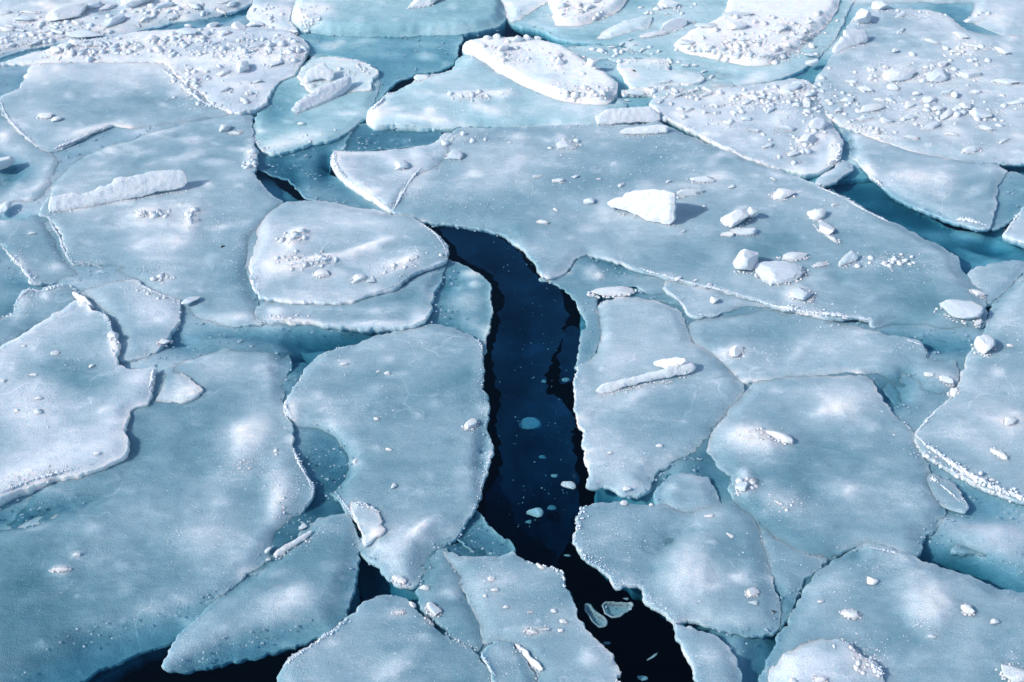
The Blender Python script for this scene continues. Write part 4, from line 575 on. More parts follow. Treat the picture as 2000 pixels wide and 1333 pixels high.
floe("small sliver of dark glassy ice skin against the crack's right bank", [(1112, 640), (1124, 636), (1138, 650), (1132, 680), (1126, 715), (1118, 742), (1100, 748), (1092, 740), (1096, 700)], z=-1.2, ed=-1.6, th=.6, mat=M_SKIN, amp=.002, cat="ice skin", name="ice_skin", spacing=.05, jag=.02)
BV.pop()

# crests of frozen snow: parts of the floes they sit on
for par, pts, r, d in [
    (F37, [(1790, 852), (1812, 872), (1850, 900), (1890, 925), (1935, 950), (1990, 972), (2040, 988)], 4.2, 1.6),
    (F37, [(1790, 845), (1812, 820), (1835, 797), (1858, 778)], 1.2, 1.0),
    (F20, [(1480, 588), (1520, 600), (1560, 607), (1610, 614), (1650, 618), (1700, 626)], 2.6, 1.4),
    (F20, [(1250, 525), (1300, 540), (1350, 553), (1410, 567), (1470, 583)], 1.8, 1.1),
    (F20, [(1600, 366), (1640, 384), (1690, 412), (1740, 436)], 1.5, 1.0),
    (F20, [(1170, 500), (1210, 512), (1250, 525)], .9, .8),
    (F32, [(1275, 208), (1310, 233), (1350, 253), (1400, 279), (1460, 306)], 1.6, 1.2),
    (F32, [(1632, 275), (1642, 292), (1630, 312), (1600, 332)], 2.2, 1.2),
    (F6, [(2, 200), (12, 225), (40, 258), (60, 275), (85, 296)], 1.9, 1.3),
    (F6, [(105, 292), (150, 274), (190, 255), (215, 247)], 2.4, .8),
    (F6b, [(300, 122), (320, 138), (345, 158), (372, 182), (400, 202), (440, 216)], 2.6, 1.5),
    (F6b, [(100, 98), (130, 88), (170, 85), (215, 90)], 4.0, 1.6),
    (F5, [(78, 418), (96, 425), (104, 445), (116, 462), (124, 488), (133, 506), (148, 512), (165, 512)], 1.4, 1.2),
    (F5, [(165, 512), (185, 518), (203, 525)], .8, .6),
    (F5, [(262, 412), (275, 418), (300, 416), (320, 412)], 2.4, 1.4),
    (F5, [(378, 408), (370, 425), (374, 440)], 2.4, 1.2),
    (F4, [(262, 550), (290, 565), (320, 578), (350, 587)], 1.5, 1.4),
    (F7, [(5, 482), (24, 503), (38, 518), (52, 535), (68, 552)], 2.2, 1.5),
    (F7b, [(28, 608), (40, 580), (56, 567), (78, 568)], 1.6, 1.0),
    (F7b, [(88, 568), (105, 562), (128, 557)], 1.4, .8),
    (F2, [(300, 722), (296, 745), (290, 760)], 2.2, .6),
    (F2, [(0, 962), (60, 938), (120, 922), (180, 905)], 1.6, 1.4),
    (F8, [(806, 428), (830, 442), (852, 458), (868, 482), (872, 500)], 1.4, 1.2),
    (F8, [(560, 520), (590, 512), (625, 508), (650, 504)], 2.8, .5),
    (F8, [(560, 478), (575, 464), (600, 455)], 2.6, .7),
    (F8, [(660, 590), (700, 577), (740, 568), (775, 555), (800, 540)], .9, .7),
    (F8, [(492, 560), (500, 570), (510, 578)], 1.2, .8),
    (F1, [(574, 882), (590, 915), (604, 940), (612, 965)], 1.3, 1.3),
    (F11, [(556, 790), (560, 800), (568, 812)], 1.8, 2.0),
    (F11, [(655, 962), (672, 983), (688, 1005), (702, 1028), (712, 1046)], 1.1, 1.6),
    (F13, [(560, 1297), (578, 1282), (600, 1268)], 2.6, .6),
    (F13, [(600, 1268), (640, 1240), (676, 1210)], 1.2, 1.0),
    (F16, [(942, 1280), (955, 1303), (968, 1322)], 1.0, 1.6),
    (F21, [(652, 300), (655, 318), (664, 336), (680, 350)], 2.6, 1.8),
    (F21, [(680, 350), (710, 370), (745, 395)], 1.3, 1.0),
    (F20, [(770, 408), (785, 380), (802, 352), (825, 325)], 2.0, 1.0),
    (F22, [(718, 232), (730, 212), (752, 192)], 3.2, 1.4),
    (F34, [(1690, 330), (1702, 345), (1725, 365)], 1.8, 1.0),
    (F34, [(1868, 430), (1890, 430), (1912, 436), (1930, 442)], 2.8, .9),
    (F40, [(1770, 664), (1795, 672), (1810, 684), (1812, 698)], 1.0, 1.0),
    (F39, [(1298, 563), (1318, 578), (1334, 596), (1345, 612)], .9, .9),
    (F46, [(1700, 1070), (1740, 1078), (1775, 1090)], 1.4, .8),
    (F48, [(1818, 935), (1835, 945)], 1.8, 1.8),
    (F48, [(1838, 948), (1862, 968), (1884, 990)], 1.1, 1.4),
    (F47, [(1645, 1250), (1675, 1275), (1705, 1300), (1722, 1325)], 2.4, 1.8),
    (F23, [(1130, 186), (1160, 190), (1185, 192)], 1.8, 1.4),
    (W6, [(1335, 92), (1380, 96), (1440, 108), (1500, 112), (1540, 100)], 2.6, 1.6),
    (F33, [(1640, 243), (1670, 255), (1705, 268)], 1.8, 1.2),
    (F35b, [(1965, 455), (1985, 425), (2008, 398)], 1.6, 1.0),
    (F43, [(1200, 1140), (1225, 1142), (1250, 1142)], .9, .9),
]:
    ridge(par, pts, r, d)

for q in [(F6b, 150, 98, 80, 16, 260), (F6b, 430, 90, 150, 30, 420), (F6b, 560, 90, 50, 26, 160), (F6b, 370, 160, 50, 30, 160, .008, .02, -40), (F6b, 470, 190, 50, 20, 60), (F6b, 280, 85, 120, 16, 160),
          (F50, 60, 80, 90, 16, 160), (F50, 300, 25, 150, 24, 140), (F50, 100, 55, 90, 20, 120), (F51, 530, 30, 40, 24, 60), (F27, 598, 34, 26, 26, 110, .006, .014),
          (F32, 1500, 190, 100, 22, 300), (F32, 1580, 200, 30, 50, 140), (F32, 1560, 280, 60, 30, 120), (F32, 1400, 220, 90, 30, 90), (F33, 1790, 145, 110, 26, 220), (F33, 1790, 215, 120, 30, 260), (F33, 1690, 250, 70, 12, 120, .008, .02, -18), (F33, 1880, 110, 50, 30, 80), (F33, 1850, 25, 70, 7, 80), (F33, 1640, 180, 60, 26, 80), (F33, 1930, 220, 70, 30, 80),
          (W6, 1400, 92, 80, 16, 220), (W6, 1520, 100, 80, 20, 240), (W6, 1560, 60, 50, 30, 160), (W6, 1470, 50, 70, 26, 140), (W2, 1130, 20, 60, 20, 140), (F23, 1010, 105, 70, 26, 160), (F23, 1130, 180, 70, 14, 110), (F23, 1090, 120, 70, 24, 90),
          (F30, 1310, 20, 50, 14, 50), (F31, 1290, 125, 60, 10, 50), (F31c, 1320, 184, 80, 12, 90), (F31b, 1220, 102, 60, 12, 60), (F22, 940, 188, 60, 9, 70), (W1, 700, 140, 30, 16, 50), (F24, 590, 275, 60, 10, 40, .006, .012, 14),
          (F20, 900, 270, 50, 14, 60), (F20, 1104, 280, 30, 12, 50), (F20, 1740, 510, 60, 16, 60), (F20, 1360, 400, 30, 10, 10), (F8, 600, 505, 60, 20, 90), (F8, 780, 518, 50, 14, 80, .006, .015, 20), (F8, 570, 465, 20, 12, 40), (F5, 300, 420, 40, 8, 50), (F5, 378, 425, 12, 24, 40), (F5, 490, 310, 10, 24, 40), (F5, 322, 545, 16, 18, 30),
          (F1, 490, 905, 50, 16, 60, .005, .012, 20), (F1, 545, 975, 14, 34, 40, .005, .012), (F9, 560, 620, 36, 6, 50, .005, .012), (F38, 1195, 570, 40, 8, 40), (F47, 1690, 1290, 50, 24, 160, .006, .016, -45), (F37, 1880, 925, 120, 12, 160, .008, .02, -27), (F41, 1490, 850, 40, 14, 60, .005, .012), (F41, 1530, 985, 40, 18, 50, .005, .014), (F41, 1450, 950, 16, 18, 40), (F2, 60, 930, 80, 14, 70, .005, .012, 14), (F2, 225, 665, 8, 22, 40, .006, .014), (F4, 300, 575, 60, 8, 60, .005, .012, -20)]:
    rubble(q[0], q[1], q[2], q[3] * 1.15, q[4] * 1.1, int(q[5] * (.35 if q[0] in (W6, W2, F23) else .55)), *(q[6:] if len(q) > 6 else (.008, .024, 0)), **({'mat': M_WHITE} if q[0] in (W6, W2, F23) else {}))

# ------------------------------------------------------------------ loose pieces of ice lying on the floes
import bmesh
def lump_mesh(seed, sub=3, cuts=7, rough=.10, depth=(.42, .85)):
    rs = np.random.RandomState(seed); bm = bmesh.new(); bmesh.ops.create_icosphere(bm, subdivisions=sub, radius=1)
    v = np.array([q.co[:] for q in bm.verts])
    for _ in range(cuts):
        n = rs.normal(0, 1, 3); n[2] *= .8; n /= np.linalg.norm(n); dd = rs.uniform(*depth)
        k = v @ n - dd; v = v - np.maximum(0, k)[:, None] * n
    f = rs.uniform(1.3, 1.9)
    if sub > 2: rough *= .7
    r = 1 + rough * (fbm(v[:, 0] * f + v[:, 2] * .9, v[:, 1] * f - v[:, 2] * .7, 1.0, 4, seed * 1.7) + .6 * fbm(v[:, 0] * 3 - v[:, 2] * 2, v[:, 1] * 3 + v[:, 2] * 2, 1.6, 3, seed * 2.9))
    r = r + rough * .35 * fbm(v[:, 0] * 6 + v[:, 2] * 5, v[:, 1] * 6 - v[:, 2] * 5, 1.3, 2, seed * .7)
    v = v * r[:, None]
    v -= (v.max(0) + v.min(0)) / 2; v /= (v.max(0) - v.min(0)) / 2
    me = bpy.data.meshes.new("ice_chunk")
    bm.verts.ensure_lookup_table()
    for q, c in zip(bm.verts, v): q.co = c
    bm.to_mesh(me); bm.free(); me.shade_smooth(); me.set_sharp_from_angle(angle=R(28)); return me
PROTO = {}
def proto(kind, i):
    if (kind, i) not in PROTO:
        me = lump_mesh(100 + i, 2, 6, .10); me.materials.append({'w': M_WHITE, 'p': M_PALE}[kind]); PROTO[(kind, i)] = me
    return PROTO[(kind, i)]
NCH = [0]
def ch(px, py, w_, h_, label, k='w', rot=0, tall=1.0, group=None, sink=.32, cat="ice chunk", name="ice_chunk", z=None, cuts=7, rough=.16):
    NCH[0] += 1; i = NCH[0]
    g = hit(px, py) if z is None else Vector((*p2w(px, py, z), z))
    dep = g.y * CP - (g.z - CAMZ) * SP; s_ = dep / FPX
    a = math.atan2(CAMZ - g.z, g.y)
    q = .7 * tall; D = h_ * s_ / (math.sin(a) + q * math.cos(a)) ; H = q * D; Wd = w_ * s_
    up = H * (.5 - sink)
    g = hit(px, py + up * math.cos(a) / s_) if z is None else g
    if w_ < 22: me = proto(k, i % 9)
    else:
        me = lump_mesh(300 + i, 4, cuts, rough); me.materials.append({'w': M_WHITE, 'p': M_PALE}[k])
    o = bpy.data.objects.new(name, me); C.objects.link(o)
    o.scale = (Wd / 2, D / 2, H / 2)
    o.location = (g.x, g.y, g.z + up)
    o.rotation_euler = (0, 0, math.atan2(math.sin(R(rot)), math.cos(R(rot)) * math.sin(a)) + (RNG.uniform(-.15, .15)))
    tag(o, label, cat, group, 'thing')
    if w_ >= 24 and z is None:
        P_ = []
        for _ in range(int(14 + w_ * .55)):
            a_ = RNG.uniform(0, 6.283); q_ = abs(RNG.normal(0, .16)) + .86; r_ = RNG.uniform(.003, .009) * (1 + w_ / 90)
            u_, v_ = math.cos(a_) * Wd / 2 * q_, math.sin(a_) * D / 2 * q_; ra = o.rotation_euler.z
            x_, y_ = g.x + u_ * math.cos(ra) - v_ * math.sin(ra), g.y + u_ * math.sin(ra) + v_ * math.cos(ra); z_ = topz(x_, y_)
            if z_ > g.z - .03: P_.append((x_, y_, z_ + r_ * .1, r_))
        if P_: keep_place(grains("snow_skirt", P_, M_RUB, None, flat=False), o)['kind'] = 'stuff'
    return o

def slab(outline, base, tilt, th, label, mat=None, cat="ice slab", seed=1.0, lift=0.0, m=.9, jag=.008):
    """a flat piece of ice standing tilted on the line base; outline in the photograph, projected on the tilted plane"""
    A, B_ = hit(*base[0]), hit(*base[1]); A.z += lift; B_.z += lift
    u = (B_ - A).normalized(); hz = Vector((-u.y, u.x, 0)).normalized()
    if hz.y < 0: hz = -hz
    v = (hz * math.cos(R(tilt)) + Vector((0, 0, 1)) * math.sin(R(tilt))).normalized(); n = u.cross(v).normalized()
    cam_p = Vector((0, 0, CAMZ)); P = []
    for (x, y) in outline:
        d = Vector(ray(x, y)); t = (A - cam_p).dot(n) / d.dot(n); p = cam_p + d * t - A
        P.append((p.dot(u), p.dot(v)))
    if n.dot(cam_p - A) < 0: n = -n; 
    xf = Matrix(((u.x, v.x, n.x, A.x), (u.y, v.y, n.y, A.y), (u.z, v.z, n.z, A.z), (0, 0, 0, 1)))
    P = np.array(P)
    o, *_ = plate("ice_slab", P, np.full(len(P), th * .35), th * .5, mat or M_WHITE, th=th, spacing=.016, jag=jag, amp=.006, seed=seed, milk=m,
                  hardw=.02, softk=1.2, xf=xf, pix=False)
    tag(o, label, cat, None, 'thing'); P_ = []
    for i in range(int((B_ - A).length / .011)):
        p = A.lerp(B_, RNG.rand()); r_ = RNG.uniform(.003, .010); x_, y_ = p.x + RNG.normal(0, .012), p.y - abs(RNG.normal(0, .022)); P_.append((x_, y_, topz(x_, y_) + r_ * .1, r_))
    grains("snow_skirt", P_, M_RUB, o, flat=False)['kind'] = 'stuff'
    register(o); return o

slab([(101, 386), (118, 383), (140, 379), (168, 380), (186, 372), (196, 366), (215, 362), (226, 352), (234, 350), (255, 347), (290, 340), (320, 334), (342, 333), (358, 335), (364, 345), (366, 358), (352, 368), (300, 377), (250, 389), (180, 402), (130, 411), (98, 415)],
     [(98, 415), (366, 372)], 52, .05, "long white slab with a stepped upper edge standing on the wide left floe", seed=3.1)
slab([(1166, 764), (1172, 757), (1188, 750), (1212, 744), (1250, 735), (1290, 724), (1320, 716), (1348, 712), (1356, 719), (1348, 729), (1320, 735), (1280, 740), (1230, 752), (1192, 768), (1172, 768)],
     [(1168, 769), (1356, 732)], 48, .035, "long thin white blade of ice leaning on the pale floe right of the dark crack", seed=4.2)
slab([(1278, 707), (1292, 704), (1315, 704), (1332, 707), (1338, 713), (1330, 719), (1305, 720), (1288, 715)], [(1280, 722), (1338, 722)], 35, .03, "short white sliver lying over the right end of the long thin blade", seed=5.3, lift=.02)
slab([(1188, 398), (1200, 391), (1216, 386), (1228, 378), (1250, 374), (1276, 371), (1300, 373), (1319, 378), (1320, 396), (1317, 412), (1318, 428), (1309, 438), (1290, 434), (1268, 430), (1245, 421), (1225, 411), (1204, 408), (1194, 405)],
     [(1198, 412), (1318, 440)], 58, .10, "large white wedge shaped block with a pointed left end on the huge floe", seed=6.4)
slab([(1165, 228), (1175, 220), (1195, 213), (1230, 210), (1270, 207), (1281, 214), (1288, 222), (1286, 232), (1270, 236), (1220, 240), (1185, 241), (1168, 242)], [(1166, 244), (1288, 238)], 42, .05, "flat white slab with a clean cut front, behind the huge floe's upper edge", seed=7.5)
slab([(1212, 258), (1225, 252), (1260, 248), (1290, 245), (1302, 248), (1300, 258), (1270, 262), (1235, 262)], [(1214, 265), (1302, 262)], 38, .04, "thinner pale slab lying just in front of the clean cut flat slab", seed=8.1, m=.6)
slab([(570, 214), (578, 203), (592, 194), (606, 188), (622, 176), (645, 166), (664, 156), (683, 153), (685, 163), (681, 175), (664, 189), (640, 204), (612, 216), (596, 222), (580, 220)], [(574, 222), (682, 176)], 40, .06, "long frosted white slab lying diagonally on the oval ringed floe", seed=9.2)
slab([(594, 156), (600, 143), (614, 132), (632, 123), (638, 132), (650, 138), (652, 148), (644, 156), (630, 152), (612, 156), (600, 162)], [(596, 162), (652, 158)], 40, .05, "upper white slab on the plate lying on the oval ringed floe", seed=10.3)
slab([(1627, 100), (1632, 88), (1642, 75), (1650, 73), (1649, 62), (1668, 60), (1690, 63), (1694, 74), (1692, 82), (1668, 92), (1645, 101), (1636, 105)], [(1630, 106), (1694, 84)], 40, .05, "tilted rectangular white slab below the snowy lump, upper right", seed=11.4)
slab([(143, 571), (150, 573), (163, 581), (175, 591), (183, 600), (178, 602), (166, 596), (150, 585)], [(146, 580), (180, 604)], 45, .02, "thin white sliver standing at the tip of the raised left slab", seed=12.5, jag=.004)
slab([(1006, 1258), (1013, 1261), (1028, 1277), (1045, 1294), (1060, 1308), (1054, 1310), (1038, 1300), (1018, 1280)], [(1008, 1266), (1056, 1312)], 45, .02, "thin pale sliver lying diagonally at the bottom edge near the little rounded floe", seed=13.6, jag=.004)
slab([(536, 1084), (545, 1074), (565, 1064), (590, 1050), (609, 1040), (607, 1046), (585, 1060), (560, 1076), (542, 1087)], [(538, 1088), (608, 1048)], 35, .02, "thin pale bar of ice floating in the gap above the wedge floe, lower left", seed=14.7, jag=.004)
slab([(1640, 512), (1652, 500), (1664, 492), (1673, 500), (1672, 508), (1655, 515), (1640, 520)], [(1640, 521), (1673, 512)], 45, .02, "small clear pale plate beside the curled white piece on the huge floe", seed=15.1, m=.6, jag=.004, mat=M_PALE)

one = ch
one(1346, 375, 58, 26, "white flat topped block touching the right end of the large wedge block", 'w', 5, .9)
one(1372, 350, 46, 24, "pale granular block just behind the flat topped white block", 'p', 0, .8)
one(1438, 428, 62, 46, "lumpy white block with a small horn, left of the blue shadow on the huge floe", 'w', 12, 1.2)
one(1468, 418, 16, 34, "upright little horn of ice on the lumpy white block", 'w', 60, 1.5, sink=.1)
one(1452, 452, 54, 24, "pale lower step of ice in front of the lumpy horned block", 'p', 0, .8)
one(1420, 458, 26, 14, "small white crumbly foot left of the lumpy horned block", 'w')
one(1456, 512, 58, 66, "tall bright white block, brightest piece on the huge floe", 'w', 70, 1.5)
one(1526, 532, 98, 56, "wide pale rounded disc of ice beside the tall bright block", 'p', 5, .55)
one(1552, 501, 56, 24, "oblong white piece behind the wide pale disc", 'w', 3, .7)
one(1594, 418, 38, 36, "rounded white head of the curled piece right of the blue shadow", 'w', 30, .9)
one(1609, 445, 50, 28, "slanting white tail of the curled piece right of the blue shadow", 'w', -52, .8)
one(1626, 466, 34, 12, "thin pale tip below the curled white piece's tail", 'p', -35, .6)
one(1530, 380, 50, 30, "white crumbly piece near the huge floe's upper right seam", 'w', 5, .7)
one(1602, 517, 32, 12, "small flat pale piece right of the wide disc", 'p', 15, .6)
one(1566, 574, 50, 38, "pale angular lump beside the frosted seam, below the wide disc", 'p', 0, .6)
one(1876, 606, 84, 52, "big half buried pale lump at the right tip of the huge floe", 'p', -5, .7)
one(1908, 574, 30, 16, "small white flake just above the big half buried lump", 'w', -20, .7)
one(1911, 630, 28, 12, "narrow crumbly piece standing right of the big half buried lump", 'w', 60, .9)
one(1921, 676, 48, 50, "upright white block with a striped face at the right, above the gap", 'w', 75, 1.2)
one(1862, 768, 26, 22, "small white wedge perched on the right floe's left corner", 'w', 35, 1.0)
one(1196, 571, 88, 24, "white half sunken lump right of the dark crack's shoulder", 'w', 0, .6, sink=.35)
one(1395, 588, 18, 22, "little white cube on the small tongue floe", 'w', 80, 1.2)
one(1438, 686, 34, 26, "small white triangular chip on the flat greyish floe", 'w', 25, .8)
one(1150, 393, 22, 20, "small pale cube left of the large wedge block", 'p', 0, 1.0)
one(1061, 434, 24, 13, "tiny white pebble on the huge floe above the dark crack", 'w')
one(888, 303, 34, 30, "round pale lump near the huge floe's upper left corner", 'p', 0, .9)
one(784, 322, 30, 26, "pale wedge lump on the white cornered floe", 'p', -50, .7)
one(1106, 283, 42, 22, "flat frosted pale patch of ice lumps near the huge floe's top edge", 'p', 10, .5)
one(474, 132, 34, 34, "biggest white cube on the lilac rubble tongue", 'w', 60, 1.2)
one(436, 143, 30, 14, "small flat chip left of the biggest cube on the rubble tongue", 'w', 20, .7)
one(439, 251, 22, 24, "white cube on the smooth floe left of the oval ringed floe", 'w', 70, 1.1)
one(460, 259, 26, 13, "low pale crumb beside the white cube, left of the oval ringed floe", 'p', 5, .7)
one(88, 227, 30, 17, "left one of two pale pebbles on the upper left smooth floe", 'w', 0, .7)
one(111, 233, 21, 17, "right one of two pale pebbles on the upper left smooth floe", 'w', 20, .8)
one(2, 322, 52, 38, "white block cut by the left frame edge over dark blue water", 'w', 25, 1.0, z=.03)
one(10, 408, 42, 26, "slanting frosted block at the left frame edge above the flat blue floe", 'p', 45, .9, z=.02)
one(373, 588, 40, 20, "lilac flat chip sticking out beyond the granular floe's corner", 'p', 10, .7, z=.03)
one(629, 534, 32, 21, "left and widest of the round white lumps on the tilted lobed floe", 'w', 0, .7)
one(700, 543, 30, 20, "middle round white lump on the tilted lobed floe", 'w', 20, .7)
one(725, 549, 19, 14, "smallest of the round lumps on the tilted lobed floe", 'p', 10, .7)
one(920, 829, 34, 22, "single white pebble near the right edge of the centre floe", 'w', 38, .8)
one(984, 94, 26, 25, "largest cube on the back of the thick white slab", 'w', 60, 1.2)
for x, y, a, b, L in [(952, 74, 16, 14, "leftmost little cube at the thick slab's upper edge"), (970, 71, 15, 14, "second little cube from the left at the thick slab's upper edge"), (1010, 77, 20, 22, "round headed cube in the middle of the thick slab's upper edge"), (1030, 74, 16, 18, "cube right of the round headed one on the thick slab"), (1051, 75, 15, 11, "rightmost little crumb along the thick slab's upper edge"), (1092, 120, 14, 24, "narrow standing chip in the middle of the thick white slab"), (1157, 125, 17, 28, "pointed white chip standing at the thick slab's right side")]:
    one(x, y, a, b, L, 'w', 80 if b > a * 1.2 else 0, 1.3)
one(825, 152, 34, 20, "white cap of ice on the turquoise floe's upper left edge", 'w', 0, .9)
one(610, 168, 13, 13, "tiny cube between the two slabs on the oval floe's plate", 'w', 0, 1.0)
one(589, 242, 15, 11, "tiny white pebble at the lower part of the oval ringed floe", 'w', 0, 1.0)
one(134, 26, 88, 44, "largest rounded white mound on the top left shelf", 'w', 18, .9, cuts=4)
one(222, 42, 56, 24, "leaning pale block right of the largest mound, top left", 'p', 28, .8)
one(166, 66, 76, 26, "flat pale block in front of the largest mound, top left", 'p', -5, .7)
one(268, 4, 60, 40, "squarish white block cut by the top edge, upper left", 'w', 0, 1.0)
one(60, 24, 42, 11, "thin white chip left of the largest mound, top left", 'w', 0, .7)
one(8, 25, 30, 14, "pale chip at the left frame edge near the top", 'p', 0, .7)
one(830, 2, 74, 36, "white block standing on the turquoise block at the top edge", 'w', 12, 1.0)
one(1314, 50, 60, 32, "lumpy white head of the curved piece left of the largest slab", 'w', 18, 1.0)
one(1276, 68, 58, 14, "long low tail of the curved white piece left of the largest slab", 'w', 5, .7)
one(1345, 42, 26, 12, "small rounded lump right of the curved white piece, top", 'p', 0, .8)
one(1306, 10, 44, 26, "snowy lump cut by the top edge on the turquoise shelf", 'w', 0, 1.0)
one(1440, 52, 42, 20, "boxy block on the upper left part of the largest slab", 'w', 8, .9)
one(1440, 27, 60, 12, "flat chip behind the boxy block at the top", 'p', 0, .6)
one(1378, 50, 44, 14, "low flat chip left of the boxy block, top right of centre", 'p', 0, .6)
one(1520, 55, 44, 20, "snowy lump on the middle of the largest slab", 'w', 15, .7)
one(1340, 84, 36, 20, "corner lump at the largest slab's left end", 'w', 0, .9)
one(1683, 36, 38, 42, "snowy double lump above the tilted rectangular slab, upper right", 'w', 70, 1.2, rough=.2)
one(1718, 14, 36, 34, "snowy lump cut by the top edge, right of the double lump", 'w', 60, .9, rough=.2)
one(1586, 124, 30, 18, "white chip floating over the dark gap right of the turquoise shelf", 'w', 10, .9, z=.04)
one(1580, 108, 22, 9, "thin pale chip just above the white chip over the dark gap", 'p', 0, .7, z=.03)
for x, y, a, b, k, r, L in [
    (1758, 147, 72, 36, 'w', 5, "widest white lump in the upper right rubble group"),
    (1828, 149, 62, 34, 'p', 10, "pale broad block right of the widest lump, upper right"),
    (1892, 145, 44, 25, 'w', 5, "arrow shaped white block with blue shade, far upper right"),
    (1743, 171, 22, 18, 'w', 0, "small white cube in front of the widest lump, upper right"),
    (1842, 126, 24, 15, 'w', 10, "little block sitting behind the pale broad block, upper right"),
    (1731, 131, 14, 10, 'w', 0, "tiny cube at the left end of the widest lump, upper right"),
    (1790, 183, 17, 14, 'w', 0, "round pebble below the gap of the upper right rubble"),
    (1776, 205, 22, 17, 'w', 0, "rounded pebble at the left of the upper right chip row"),
    (1812, 195, 34, 21, 'w', 15, "first and highest chip of the slanting upper right row"),
    (1833, 212, 30, 19, 'w', 15, "second chip of the slanting upper right row"),
    (1848, 225, 42, 15, 'w', 32, "longest slanting chip of the upper right row"),
    (1818, 247, 52, 18, 'p', 15, "flat pale chip below the slanting upper right row"),
    (1654, 196, 34, 19, 'p', 5, "lone pale wedge on the left part of the upper right floe"),
    (1702, 212, 54, 20, 'w', 8, "long low white lump left of the upper right chip row"),
    (1732, 234, 28, 20, 'p', 0, "pale round lump under the long low white lump, upper right"),
    (1884, 208, 26, 22, 'w', 0, "white knob touching a pale lump, right of the chip row"),
    (1914, 223, 44, 28, 'p', 0, "pale lump behind the white knob, far upper right"),
    (1898, 293, 40, 18, 'p', 5, "low pale lump near the upper right floe's lower edge"),
    (1965, 160, 52, 18, 'p', 0, "low broad pale lump near the right edge, upper right"),
    (1875, 70, 36, 18, 'w', -40, "frosted slanting piece on the far upper right floe"),
    (1902, 90, 54, 9, 'w', -10, "long frosted strip below the slanting piece, far upper right"),
    (1748, 100, 18, 13, 'w', 20, "glinting pebble alone on the upper right floe"),
    (1863, 101, 16, 9, 'w', 0, "tiny white flake right of the glinting pebble, upper right"),
    (1533, 250, 38, 22, 'p', 0, "round pale lump on the granular lilac floe"),
    (1596, 244, 46, 34, 'p', 35, "large lump with a pointed top on the granular lilac floe's right"),
    (1578, 274, 44, 32, 'w', 30, "slanting white lump below the pointed one on the lilac floe"),
    (1458, 232, 22, 15, 'p', 0, "small pale pebble in the middle of the granular lilac floe"),
    (1550, 172, 40, 20, 'p', 10, "low lump at the top corner of the granular lilac floe"),
    (1240, 182, 40, 12, 'p', 0, "low brash piece left of the pair under the speckled plate"),
    (1267, 176, 20, 11, 'w', -20, "small brash piece under the small speckled plate"),
    (1338, 129, 18, 10, 'w', 0, "pebble at the speckled plate's right end"),
    (1357, 128, 12, 9, 'w', 0, "last tiny pebble right of the speckled plate"),
    (1228, 78, 0, 0, '', 0, ""),
]:
    if a: one(x, y, a, b, L, k, r, .9)
